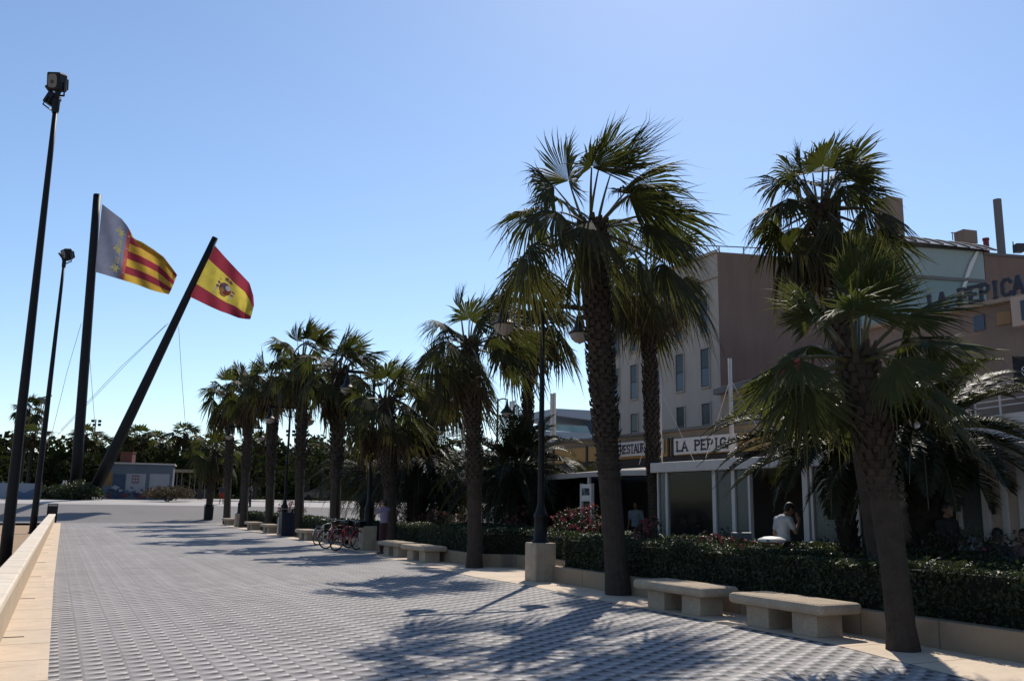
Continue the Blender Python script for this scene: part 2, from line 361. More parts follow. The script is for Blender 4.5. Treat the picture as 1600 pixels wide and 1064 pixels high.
sd = Vector((sin(SUN_AZ)*cos(SUN_EL), cos(SUN_AZ)*cos(SUN_EL), sin(SUN_EL))); so.rotation_euler = sd.to_track_quat('Z', 'Y').to_euler()
cam = bpy.data.cameras.new('camera'); cam.sensor_width = 36; cam.lens = FPX/1600*36; cam.clip_end = 5000; cam.clip_start = .05
co = bpy.data.objects.new('camera', cam); COL.objects.link(co)
co.matrix_world = Matrix(((cR[0], cU[0], -cF[0], 0), (cR[1], cU[1], -cF[1], 0), (cR[2], cU[2], -cF[2], EYE), (0, 0, 0, 1))); SC.camera = co
SC.view_settings.view_transform = 'Standard'; SC.view_settings.look = 'None'; SC.view_settings.exposure = 0.; SC.view_settings.gamma = 1.
SC.cycles.max_bounces = 6; SC.cycles.transparent_max_bounces = 12; SC.cycles.diffuse_bounces = 3; SC.cycles.use_denoising = True

# ------------------------------------------------------------------ the setting
def sheet(name, pts, mat, rz=A):
    """flat polygon sheet given as a strip of (u, v, z) pairs left/right"""
    b = MB(); V = [W(*p) for pr in pts for p in pr]; n = len(pts)
    b.add(V, [(2*i, 2*i+1, 2*i+3, 2*i+2) for i in range(n-1)]); return struct(b.build(name, mat, loc=(0, 0, 0), rz=rz))
b = MB(); b.add([(-2500, -2500, -.14), (2500, -2500, -.14), (2500, 2500, -.14), (-2500, 2500, -.14)], [(0, 1, 2, 3)]); struct(b.build('ground', 'sand'))
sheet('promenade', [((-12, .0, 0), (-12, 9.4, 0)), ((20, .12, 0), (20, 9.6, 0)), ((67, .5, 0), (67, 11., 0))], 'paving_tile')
sheet('edging_path', [((-12, -.6, .006), (-12, .02, .006)), ((20, -.45, .006), (20, .14, .006)), ((66.8, .1, .006), (66.8, .52, .006))], 'edging_stone')
EDGE = [(-12, 8.3), (6.3, 8.32), (8.5, 8.8), (14, 8.82), (17.3, 8.95), (19.4, 8.8), (24, 9.0), (30, 9.3), (45, 9.6), (67, 10.3)]
sheet('planting_path', [((u, v, .006), (u, v+4., .006)) for u, v in EDGE], 'edging_stone')
def gridsheet(name, mat, us, vs, dz):
    b = MB(); Ug, Vg = np.meshgrid(us, vs, indexing='ij'); P = Ug[..., None]*PD+Vg[..., None]*RD; P[..., 2] = zt(Ug)+dz
    n, m = len(us), len(vs); i = np.arange(n-1)[:, None]*m+np.arange(m-1)[None]; Q = np.stack([i, i+1, i+m+1, i+m], -1).reshape(-1, 4)
    b.add(P.reshape(-1, 3), Q); return struct(b.build(name, mat, smooth=True))
gridsheet('plaza', 'plaza_asphalt', np.concatenate([np.linspace(66.5, 90, 40), np.linspace(92, 900, 30)]), np.linspace(-300, 500, 30), -.004)
gridsheet('far_path', 'pale_concrete', np.linspace(81, 112, 30), np.linspace(-6, 90, 20), .004)
b = MB(); b.add([W(-15, 11.8, .03), W(-15, 90, .03), W(70, 90, .03), W(70, 12.4, .03)], [(0, 1, 2, 3)]); struct(b.build('terrace_pavement', 'terrace_tile'))

# low sea wall on the left with its coping slabs
rt = thing('low_wall', 'long low pale stone wall edging the promenade on the beach side', 'wall', W(30, -.5, 0))
b = MB(); pr = [(-12, -.95, -.58), (20, -.62, -.30), (67, -.25, .16)]
def wallstrip(b, pr, z0, z1, o0=0., o1=0.):
    V = []
    for u, a, c in pr: V += [W(u, a-o0, z0), W(u, c+o1, z0), W(u, c+o1, z1), W(u, a-o0, z1)]
    n = len(pr); Q = []
    for k in range(n-1): Q += [(4*k+i, 4*k+(i+1) % 4, 4*k+4+(i+1) % 4, 4*k+4+i) for i in range(4)]
    Q += [(3, 2, 1, 0), tuple(4*(n-1)+i for i in range(4))]; b.add(V, Q)
wallstrip(b, pr, -.2, .46, -.03, -.03); o = b.build('wall_body', 'wall_stone', rt)
b = MB(); wallstrip(b, pr, .462, .58); o = b.build('coping', 'wall_slab', rt, bevel=.025); 
for k, u in enumerate([12.6, 17.2, 21.8, 26.5, 31, 36, 41, 47]):
    v = np.interp(u, [-12, 20, 67], [-.5, -.24, .2]); b = MB(); b.box(W(u, v, .0095), (.26, .035, .004), ax=(RD, PD))
    tag(b.build('drain_slot', 'interior_dark', loc=W(u, v, .0075)), None)
    o = COL.objects[-1]; tag(o, ['narrow dark drain slot cut in the pale edging nearest the viewer', 'narrow dark drain slot in the edging, second along the low wall', 'narrow dark drain slot in the edging, third along the low wall', 'narrow dark drain slot in the edging, fourth along the low wall',
        'narrow dark drain slot in the edging, fifth along the low wall', 'narrow dark drain slot in the edging, sixth along the low wall', 'narrow dark drain slot in the edging, seventh along the low wall', 'narrow dark drain slot in the edging closest to the wall end bin'][k], 'drain', 'drain slots along the low wall')

# stone kerb wall of the planting beds
CURB = [(-2, 9.78), (7.9, 9.78), (14.3, 9.86), (17.9, 9.9), (18.1, 11.15), (21.9, 11.15), (22.3, 10.2), (30, 10.1), (38, 10.25), (52, 10.7), (66, 11.3)]
rt = thing('planter_wall', 'low tan stone kerb wall holding the clipped hedge bed behind the benches', 'wall', W(20, 10, 0))
b = MB(); wallstrip(b, [(u, v, v+.2) for u, v in CURB], -.05, .34); b.build('kerb_course', 'curb_slab', rt, bevel=.02)
b = MB(); V = []
for u, v in CURB: V += [W(u, v+.15, .26), W(u, 13.1 if u < 40 else v+1.7, .26)]
b.add(V, [(2*i, 2*i+1, 2*i+3, 2*i+2) for i in range(len(CURB)-1)]); struct(b.build('soil_bed_ground', 'soil'))
wallb = MB(); wallb.uv(-2, 40, 13.1, 13.25, 0, .3); tag(wallb.build('planter_back_wall', 'curb_stone', loc=W(15, 13.1, 0)), 'low stone kerb closing the flower bed towards the restaurant terrace', 'wall')

# ------------------------------------------------------------------ leaves
def leaf_cards(b, P, N, size, rng, mi=0, tone=0., jit=.9, asp=.55):
    k = len(P); d = N+rng.normal(0, jit, (k, 3)); d /= np.linalg.norm(d, axis=1)[:, None]+1e-9
    a = np.cross(d, rng.normal(0, 1, (k, 3))); a /= np.linalg.norm(a, axis=1)[:, None]+1e-9; c = np.cross(d, a)
    s = (size*(.6+.8*rng.random(k)))[:, None]
    V = np.stack([P-a*s*.5, P+c*s*asp*.5+d*s*.08, P+a*s*.5, P-c*s*asp*.5+d*s*.08], 1).reshape(-1, 3)
    i = np.arange(k)*4; b.add(V, np.stack([i, i+1, i+2, i+3], 1), mi=mi, tone=np.repeat(np.broadcast_to(tone, (k,)), 4))
def wavy(p, ph): return (np.sin(p[:, 0]*2.1+ph)+np.sin(p[:, 1]*1.7+2*ph)+np.sin((p[:, 0]+p[:, 1])*4.3+ph*3))/3
def hedge(label, path, v_w, z0, z1, dens, size, seed, group, rag=.085):
    """clipped hedge along a list of (u, v) front-edge points"""
    rng = np.random.default_rng(seed); pts = np.array(path); c0 = W(*pts.mean(0), z0)
    rt = thing('hedge', label, 'hedge', c0, group); b = MB()
    core = MB(); wallstrip(core, [(u, v+.08, v+v_w-.08) for u, v in path], z0, z1-.09); core.build('inner_core', 'leaf_core', rt)  # solid dark box inside the leaves that stops see-through
    for (u0, v0), (u1, v1) in zip(path[:-1], path[1:]):
        L = math.hypot(u1-u0, v1-v0)
        for face, ar in (('f', L*(z1-z0)), ('t', L*v_w), ('b', L*(z1-z0)*.5)):
            k = int(ar*dens); a = rng.random(k); q = rng.random(k); dep = np.abs(rng.normal(0, .035, k))
            u = u0+(u1-u0)*a; v = v0+(v1-v0)*a
            if face == 't': P = np.stack([u, v+v_w*q, z1-dep], 1); N = np.tile([0, 0, 1.], (k, 1))
            elif face == 'f': P = np.stack([u, v+dep, z0+(z1-z0)*q], 1); N = np.tile([0, -1., .35], (k, 1))
            else: P = np.stack([u, v+v_w-dep, z0+(z1-z0)*q], 1); N = np.tile([0, 1., .35], (k, 1))
            hgt = (P[:, 2]-z0)/(z1-z0); P[:, 2] += wavy(P, seed)*rag*hgt; P[:, 1] += wavy(P[:, [2, 0, 1]]*1.5, seed+1)*rag*.8
            X = P[:, :1]*PD+P[:, 1:2]*RD; X[:, 2] = P[:, 2]; Nw = N[:, 1:2]*RD+N[:, 2:]*ZZ
            leaf_cards(b, X, Nw, size, rng, tone=np.clip(rng.normal(.05, .15, k), 0, 1))
    # stray shoots above the clipped top
    k = int(sum(math.hypot(p[0]-q[0], p[1]-q[1]) for p, q in zip(path[:-1], path[1:]))*dens*.05)
    a = rng.random(k)*(len(path)-1); i = a.astype(int); f = a-i; pu = pts[i]*(1-f)[:, None]+pts[i+1]*f[:, None]
    X = pu[:, :1]*PD+(pu[:, 1:]+v_w*rng.random((k, 1)))*RD; X[:, 2] = z1+rng.random(k)*.07
    leaf_cards(b, X, np.tile(ZZ, (k, 1)), size, rng); b.build('foliage', 'hedge_leaf', rt)
    return rt
HG = 'clipped hedges of the promenade bed'
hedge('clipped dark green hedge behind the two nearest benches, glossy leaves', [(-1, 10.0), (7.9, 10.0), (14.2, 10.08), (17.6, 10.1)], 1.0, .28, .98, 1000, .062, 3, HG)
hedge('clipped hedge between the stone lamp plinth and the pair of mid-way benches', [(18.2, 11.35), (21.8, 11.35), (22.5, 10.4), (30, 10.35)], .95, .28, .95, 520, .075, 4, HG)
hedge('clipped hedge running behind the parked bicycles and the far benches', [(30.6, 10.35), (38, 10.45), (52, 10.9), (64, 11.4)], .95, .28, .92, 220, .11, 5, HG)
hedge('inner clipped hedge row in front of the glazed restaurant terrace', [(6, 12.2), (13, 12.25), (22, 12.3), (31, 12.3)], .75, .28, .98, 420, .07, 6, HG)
def bush(name, label, cat, c, r, n, size, seed, mats, flowers=0, fs=.09, group=None, dryness=.05, clump=9):
    rng = np.random.default_rng(seed); c = np.asarray(c, float); rt = thing(name, label, cat, c-ZZ*r[2], group); b = MB()
    cl = rng.normal(0, 1, (clump, 3)); cl /= np.linalg.norm(cl, axis=1)[:, None]; cl *= (.35+.4*rng.random((clump, 1)))
    idx = rng.integers(0, clump, n); d = rng.normal(0, 1, (n, 3)); d /= np.linalg.norm(d, axis=1)[:, None]
    L = cl[idx]+d*(.30+.22*rng.random((n, 1))); P = c+(L[:, :1]*r[0])*PD+(L[:, 1:2]*r[1])*RD+(L[:, 2:]*r[2])*ZZ
    P = P[P[:, 2] > c[2]-r[2]]
    leaf_cards(b, P, (P-c)/np.max(r), size, rng, tone=np.clip(rng.normal(dryness, .18, len(P)), 0, 1)); b.build('foliage', mats, rt)
    st = MB()
    for k in range(clump): q = c+cl[k, 0]*r[0]*PD+cl[k, 1]*r[1]*RD+cl[k, 2]*r[2]*ZZ; st.tube([c-ZZ*r[2]+(q-c)*.1*[1, 1, 0], (c+q)/2-ZZ*r[2]*.3, q], [.02, .014, .006], 5)
    st.build('stems', 'boot', rt)
    if flowers:
        f = MB(); d = rng.normal(0, 1, (flowers, 3)); d /= np.linalg.norm(d, axis=1)[:, None]; d[:, 2] = np.abs(d[:, 2])*.8+.1*d[:, 2]
        idx = rng.integers(0, clump, flowers); L = cl[idx]+d*.52; P = c+(L[:, :1]*r[0])*PD+(L[:, 1:2]*r[1])*RD+(L[:, 2:]*r[2])*ZZ
        for _ in range(3): leaf_cards(f, P+rng.normal(0, fs*.25, P.shape), d, fs, rng, tone=np.clip(rng.normal(.2, .3, len(P)), 0, 1), asp=.9)
        f.build('blossoms', 'flower_petal', rt)
    return rt
FG = 'flowering shrubs in the promenade bed'
def bb(px, py, v, lab, ru, rv, rz, n, fl, seed, fs=.085, dry=.06):
    u, _, z = onV(px, py, v); return bush('flowering_shrub', lab, 'shrub', W(u, v, .28+rz), (ru, rv, rz), n, .075, seed, 'shrub_leaf', fl, fs, FG, dry)
bb(905, 820, 12.4, 'big red flowering shrub filling the bed between black lamp post and tallest palm', 1.7, .6, .72, 3400, 210, 11)
bb(800, 828, 12.9, 'red flowering shrub just left of the black lamp post', 1.1, .5, .72, 1800, 110, 12)
bb(1010, 830, 11.75, 'small pink flowering shrub poking out right of the tallest palm trunk', .45, .35, .62, 600, 45, 13)
bb(1130, 862, 11.55, 'low reddish flowering shrub between the two hedge rows, left of the man in white', .9, .3, .46, 1100, 45, 14, .07, .2)
bb(1215, 868, 11.5, 'low reddish flowering shrub between the hedge rows beneath the man in white', .8, .28, .44, 1000, 45, 15, .07, .2)
bb(690, 830, 12.4, 'faded rusty flowering shrub behind the mid-way benches', 2.0, .6, .55, 1800, 90, 16, .08, .45)
bb(640, 822, 12.8, 'faded rusty flowering shrub right of the person taking a picture', 1.3, .5, .6, 1200, 50, 17, .08, .4)
bb(455, 795, 13.0, 'sparse reddish shrub beyond the far hedge near the dark bin', 2.5, .7, .7, 1400, 80, 18, .1, .3)
bb(1540, 865, 12.8, 'dark leafy shrub in front of the seated diners', 1.3, .5, .62, 1500, 6, 19, .06)
bb(1420, 875, 13.0, 'dark leafy shrub at the foot of the shaggy date palm', .8, .4, .5, 900, 4, 20, .06)

# ------------------------------------------------------------------ palms
def fan(b, o, az, el, pl, br, nseg, wind, rng, tone, droop, mi_leaf=0, mi_pet=1, tip=.5, spread=1.6):
    h = np.array([sin(az), cos(az), 0]); d = cos(el)*h+sin(el)*ZZ; ts = np.linspace(0, 1, 6)
    P = o+d*pl*ts[:, None]; P[:, 2] -= pl*.20*ts**2*max(cos(el), 0)
    P = P+wind*pl*.08*ts[:, None]**2
    b.tube(P, np.linspace(.03, .012, 6)*(.6+.5*pl), 4, mi_pet, False, tone=np.clip(tone+rng.normal(0, .15), 0, 1))
    t = nrm(nrm(P[-1]-P[-2])+ZZ*(-.25*cos(el)-.15*droop)+wind*.18)
    bx = np.cross(t, ZZ); bx = nrm(bx) if np.linalg.norm(bx) > .1 else np.cross(h, ZZ)
    n = np.cross(bx, t); tw = rng.normal(0, .45); bx, n = bx*cos(tw)+n*sin(tw), n*cos(tw)-bx*sin(tw)
    span = spread-.1+.3*rng.random() if el < rad(74) else 1.25
    phi = np.linspace(-span, span, nseg); dp = phi[1]-phi[0]
    L = br*(.74+.26*np.cos(phi*.8))*(.88+.24*rng.random(nseg)); fold = .3+.25*rng.random()
    dirs = np.cos(phi)[:, None]*t+np.sin(phi)[:, None]*bx-(np.abs(np.sin(phi))*fold)[:, None]*n
    dirs /= np.linalg.norm(dirs, axis=1)[:, None]; sd_ = -np.sin(phi)[:, None]*t+np.cos(phi)[:, None]*bx
    rr = np.array([.03, .3, .62, .82, 1.0]); wr = np.array([.03, .3, .62, .33, .015]); dr = droop*rng.random(nseg)
    r3 = rr[None, :, None]; Lc = L[:, None, None]
    C = P[-1]+dirs[:, None, :]*Lc*r3-ZZ*(L[:, None]*(droop*.62*rr[None]**2.3+dr[:, None]*.75*rr[None]**5))[..., None]+wind*Lc*.42*r3**2
    flut = rng.normal(0, .10, (nseg, 1, 3))*Lc*r3**5; C = C+flut
    hw = (L[:, None]*wr[None]*math.tan(dp/2)*1.06)[..., None]
    V = np.stack([C-sd_[:, None, :]*hw, C+n*hw*.7, C+sd_[:, None, :]*hw], 2).reshape(-1, 3)
    k = np.arange(nseg)[:, None]*15; j = np.arange(4)[None]*3; q0 = (k+j).ravel()
    Q = np.concatenate([np.stack([q0, q0+1, q0+4, q0+3], 1), np.stack([q0+1, q0+2, q0+5, q0+4], 1)])
    tn = np.clip(tone+tip*rr[None, :, None]**7+rng.normal(0, .07, (nseg, 1, 1))+np.zeros((nseg, 5, 3)), 0, 1)
    b.add(V, Q, mi=mi_leaf, tone=tn.ravel())
WIND = np.array([.55, -.05, .03])
def trunk_curve(base, top, bend, n=16):
    t = np.linspace(0, 1, n)[:, None]; return base+(top-base)*t+bend*(4*t*(1-t))
def fan_palm(label, base, top, r0, r1, R, nf, nseg, seed, bf=.4, young=False, bend=(0, 0, 0), skirt=4, droop=.55, wind=1., group='fan palms along the promenade', lod=1, emin=-58, flare=1.35, boot=1., spread=1.6):
    rng = np.random.default_rng(seed); base = np.asarray(base, float); top = np.asarray(top, float)
    rt = thing('fan_palm', label, 'palm tree', base, group)
    P = trunk_curve(base-ZZ*.05, top, np.asarray(bend, float), 22); t = np.linspace(0, 1, 22)
    r = r0+(r1-r0)*t; r = r*(1+(flare-1)*np.exp(-t*14))*(1+rng.normal(0, .015, 22))
    b = MB(); b.tube(P, r, 14 if lod else 9, 0, True)
    H = np.linalg.norm(top-base); rows = int(H*(1-bf)/(.085 if lod else .16)); per = 9 if lod else 6
    V, Q, T = [], [], []; nv = 0
    for k in range(rows):
        tt = bf+(1-bf)*k/max(rows-1, 1); i = tt*21; i0 = min(int(i), 20); f = i-i0; c = P[i0]*(1-f)+P[i0+1]*f; rad_ = r[i0]*(1-f)+r[i0+1]*f
        for j in range(per):
            if rng.random() < .12: continue
            a = 2*pi*(j+.5*(k % 2)+rng.normal(0, .12))/per; e = np.array([cos(a), sin(a), 0]); s_ = np.array([-sin(a), cos(a), 0])
            g = np.clip((tt-bf)/.12, .35, 1)*boot; wd = rad_*2*pi/per*.42; ln = (.10+.06*rng.random())*g*(1 if lod else 1.6); out = rad_*.12+(.03+.05*rng.random())*g
            q = c+e*rad_*.93
            V += [q-s_*wd, q+s_*wd, q-s_*wd*.55+e*out+ZZ*ln, q+s_*wd*.55+e*out+ZZ*ln, q+e*out*.75-s_*wd*.8+ZZ*ln*.25, q+e*out*.75+s_*wd*.8+ZZ*ln*.25]
            Q += [(nv, nv+1, nv+5, nv+4), (nv+4, nv+5, nv+3, nv+2)]; T += [(nv, nv+4, nv+2), (nv+1, nv+3, nv+5)]; nv += 6
    if V: b.add(V, Q, T, mi=1)
    b.build('trunk', ['bark', 'boot'], rt, smooth=False)
    c = MB(); o = top+ZZ*.05
    for i in range(nf):
        fr = (i+.5)/nf; el = rad(84+(emin-84)*fr**1.15+rng.normal(0, 9)); az = i*2.39996+rng.normal(0, .2)
        yg = np.clip(fr*4, .85, 1); pl = R*.55*yg*(.8+.4*rng.random()); br = R*.56*(.85+.3*rng.random())*(.75+.25*yg)
        dz = droop*(.35+.9*fr)*(1 if el < rad(66) else .35)
        fan(c, o+np.array([sin(az), cos(az), 0])*r1*.7-ZZ*.25*fr, az, el, pl, br, nseg, WIND*wind, rng, np.clip((fr-.72)*1.1, 0, .45)*rng.random(), dz, spread=spread)
    c.build('crown', ['fan_leaf_young' if young else 'fan_leaf', 'petiole'], rt)
    if skirt:
        d = MB()
        for i in range(skirt):
            az = i*2.6+rng.normal(0, .4); el = rad(-62+rng.normal(0, 9))
            fan(d, o+np.array([sin(az), cos(az), 0])*r1*.9-ZZ*(.15+.3*rng.random()), az, el, R*.42, R*.5, max(nseg-8, 10), WIND*.4, rng, .5*rng.random(), .5)
        d.build('dry_skirt', ['dry_leaf', 'dry_leaf'], rt)
    return rt
def pb(px, py, z=0., back=.22):
    g = G(px, py, z); d = nrm(g*[1, 1, 0]); return g+d*back
p = pb(1412, 1020); fan_palm('young leaning fan palm with yellow-green crown beside the nearest bench', p, D(1338, 552, p[1]), .155, .19, 1.42, 24, 50, 21, .5, True, (.06, 0, 0), 0, .22, .4, emin=-32)
p = pb(967, 931); fan_palm('tallest fan palm with thick shaggy trunk, right of the black lamp post', p, D(925, 350, p[1]), .20, .255, 2.25, 20, 58, 47, .30, False, (-.02, 0, 0), 0, .6, 1.05, emin=-22, spread=1.8)
p = pb(741, 888); fan_palm('slender fan palm with a loose crown, left of the black lamp post', p, D(734, 535, p[1]), .18, .21, 1.75, 22, 42, 23, .30, False, (.05, 0, 0), 3, .5, 1., emin=-45)
p = pb(616, 863); fan_palm('fan palm that partly hides the person taking a picture', p, D(604, 624, p[1]), .185, .25, 1.8, 24, 34, 24, .3, False, (-.05, 0, 0), 5, .5, .8, emin=-50)
p = W(36.5, 10.3); fan_palm('fan palm standing behind the parked bicycles', p, D(530, 580, p[1]), .20, .29, 1.85, 24, 24, 25, .35, False, (0, 0, 0), 5, .6, .8, lod=0)
p = pb(466, 838); fan_palm('fan palm beside the dark blue litter bin', p, D(474, 560, p[1]), .20, .30, 2.05, 26, 24, 26, .3, False, (0, 0, 0), 5, .6, .8, lod=0)
p = pb(420, 830); fan_palm('fan palm at the pair of benches past the second litter bin', p, D(428, 594, p[1]), .22, .30, 1.9, 24, 22, 27, .3, False, (0, 0, 0), 5, .6, .8, lod=0)
p = pb(380, 824); fan_palm('fan palm just right of the farthest lamp plinth', p, D(391, 604, p[1]), .22, .30, 2.0, 24, 20, 28, .3, False, (0, 0, 0), 5, .6, .8, lod=0)
p = pb(354, 819); fan_palm('fan palm with ragged crown left of the farthest lamp post', p, D(361, 618, p[1]), .22, .30, 2.2, 24, 20, 29, .3, False, (0, 0, 0), 4, .6, .8, lod=0)
p = W(70.5, 11.2); p = np.array([-23.4, 70.9, 0.]); fan_palm('short fan palm that ends the promenade row beside the last bin', p, D(337, 705, p[1]), .26, .25, 2.0, 24, 18, 30, .3, False, (0, 0, 0), 4, .6, .6, lod=0)
g2 = 'fan palms rising behind the beds'
p = D(1026, 850, 24.5)*[1, 1, 0]; fan_palm('fan palm with shaggy hanging skirt in front of the pale stone block', p, D(1010, 425, 24.5), .155, .175, 1.7, 22, 40, 31, .2, False, (0, 0, 0), 5, .7, .5, group=g2, emin=-55)
p = D(822, 830, 33)*[1, 1, 0]; fan_palm('fan palm seen behind the black lamp post with rusty hanging fronds', p, D(826, 490, 33), .18, .2, 2.0, 22, 26, 32, .3, False, (0, 0, 0), 9, .75, .7, group=g2)
p = D(648, 830, 40)*[1, 1, 0]; fan_palm('slim fan palm behind the person taking a picture with brown skirt', p, D(690, 590, 40), .2, .2, 1.9, 20, 22, 33, .3, False, (0, 0, 0), 9, .8, .6, group=g2, lod=0)
p = D(1384, 880, 13.6)*[1, 1, 0]; fan_palm('dense fan palm rising high between the brown wall and the square chimney', p, D(1284, 322, 13.9), .16, .20, 1.2, 34, 38, 34, .45, False, (.05, 0, 0), 8, .6, .6, group=g2, emin=-58)

def pinnate(b, o, az, el, L, rng, g=1., nl=44, ll=.45, tone=0.):
    n = 14; d = np.array([sin(az)*cos(el), cos(az)*cos(el), sin(el)]); P = [np.array(o, float)]; st = L/n
    for i in range(n):
        d = nrm(d+np.array([0, 0, -.11*g*(.4+i/n)])); P.append(P[-1]+d*st)
    P = np.array(P); b.tube(P, np.linspace(.028, .005, n+1), 4, 1, False, tone=tone)
    s = np.linspace(.16, .995, nl); x = s*n; i = np.minimum(x.astype(int), n-1); f = (x-i)[:, None]
    C = P[i]*(1-f)+P[i+1]*f; T = P[i+1]-P[i]; T /= np.linalg.norm(T, axis=1)[:, None]
    B = np.cross(T, ZZ); B /= np.linalg.norm(B, axis=1)[:, None]+1e-9; N = np.cross(B, T)
    ln = ll*np.sin(np.clip(.22+s*.85, 0, 1)*pi)**.6*(.85+.3*rng.random(nl))
    for sg in (-1, 1):
        e = T*.75+B*sg*(.75+.15*rng.random((nl, 1)))+N*(.32+.25*rng.random((nl, 1))); e /= np.linalg.norm(e, axis=1)[:, None]
        wv = np.cross(e, N); wv /= np.linalg.norm(wv, axis=1)[:, None]+1e-9; l = ln[:, None]; wd = .017
        m = C+e*l*.5; tip = C+e*l-ZZ*l*(.15+.25*rng.random((nl, 1)))+WIND*l*.15
        V = np.stack([C-wv*wd*.5, C+wv*wd*.5, m+wv*wd, tip, m-wv*wd], 1).reshape(-1, 3); k = np.arange(nl)*5
        b.add(V, np.stack([k, k+1, k+2, k+4], 1), np.stack([k+4, k+2, k+3], 1), 0, np.clip(tone+rng.normal(0, .08, nl*5), 0, 1))
def date_palm(label, base, top, r0, R, nf, seed, nl=44, extra=(), ll=.45, emin=-30, bend=(0, 0, 0)):
    rng = np.random.default_rng(seed); base = np.asarray(base, float); top = np.asarray(top, float)
    rt = thing('date_palm', label, 'palm tree', base, 'date palms in the restaurant bed')
    b = MB(); P = trunk_curve(base, top, np.asarray(bend, float), 12); b.tube(P, r0*(1+.12*np.sin(np.arange(12)*2.4))*np.linspace(.95, 1.15, 12), 12)
    V, Q, T, nv = [], [], [], 0
    for k in range(int(np.linalg.norm(top-base)/.13)):
        c = P[0]+(P[-1]-P[0])*min(k*.13/np.linalg.norm(top-base), 1)
        for j in range(9):
            a = 2*pi*(j+.5*(k % 2))/9+rng.normal(0, .08); e = np.array([cos(a), sin(a), 0]); s_ = np.array([-sin(a), cos(a), 0]); q = c+e*r0*.95; ln = .12+.1*rng.random(); out = .05+.06*rng.random()
            V += [q-s_*.07, q+s_*.07, q-s_*.04+e*out+ZZ*ln, q+s_*.04+e*out+ZZ*ln]; Q += [(nv, nv+1, nv+3, nv+2)]; nv += 4
    if V: b.add(V, Q, mi=0)
    b.build('trunk', ['date_bark'], rt)
    c = MB(); o = top+ZZ*.1
    for i in range(nf):
        fr = (i+.5)/nf; el = rad(86+(emin-86)*fr**.8+rng.normal(0, 5)); az = i*2.39996+rng.normal(0, .15)
        pinnate(c, o+np.array([sin(az), cos(az), 0])*r0*.6, az, el, R*(.75+.3*rng.random())*(.7+.3*min(1, fr*3)), rng, .9+.5*rng.random(), nl, ll, np.clip(rng.normal(.03+.2*max(fr-.8, 0), .05), 0, .5))
    for az, el, L, g_ in extra: pinnate(c, o, az, el, L, rng, g_, int(nl*1.2), ll*1.1, .06)
    c.build('crown', ['date_leaf', 'petiole'], rt); return rt
p = D(1462, 880, 15.6)*[1, 1, 0]; date_palm('large shaggy date palm with arching fronds before the terrace, behind the leaning fan palm', p, D(1440, 690, 15.6), .28, 2.45, 46, 51, 60,
    [(rad(80), rad(48), 2.6, .7), (rad(95), rad(40), 2.6, .8), (rad(70), rad(25), 2.6, .8), (rad(88), rad(20), 2.4, .9), (rad(100), rad(8), 2.4, .8), (rad(-70), rad(30), 2.4, 1.0), (rad(-88), rad(12), 2.3, .9), (rad(-60), rad(0), 2.2, .8)])
p = D(1333, 860, 16.3)*[1, 1, 0]; date_palm('slim-trunked date palm whose fronds arch over the man in white', p, D(1308, 705, 16.3), .15, 2.0, 26, 57, 56,
    [(rad(-80), rad(40), 2.7, 1.2), (rad(-72), rad(20), 2.7, .9), (rad(-84), rad(8), 2.5, .9), (rad(-65), rad(36), 2.7, 1.1), (rad(-78), rad(-4), 2.3, .7), (rad(-92), rad(15), 2.5, .9)])
p = D(808, 830, 30.5)*[1, 1, 0]; date_palm('bushy date palm with upright fronds right of the slender fan palm', p, D(806, 735, 30.5), .38, 3.3, 84, 52, 50, ll=.6, emin=-42)
p = D(650, 830, 36)*[1, 1, 0]; date_palm('bushy date palm between the photographed person and the slender fan palm', p, D(655, 728, 36), .38, 3.4, 84, 53, 46, ll=.65, emin=-42)
p = D(574, 830, 50)*[1, 1, 0]; date_palm('low date palm behind the second lamp post', p, D(574, 738, 50), .4, 4.0, 76, 54, 40, ll=.75, emin=-40)
p = D(893, 830, 30)*[1, 1, 0]; date_palm('small date palm drooping over the restaurant awning', p, D(905, 775, 31), .2, 2.1, 26, 55, 34)
p = D(690, 830, 37)*[1, 1, 0]; date_palm('small spreading date palm between slender fan palm and awning', p, D(700, 765, 39), .3, 3.0, 56, 56, 38, ll=.6, emin=-40)

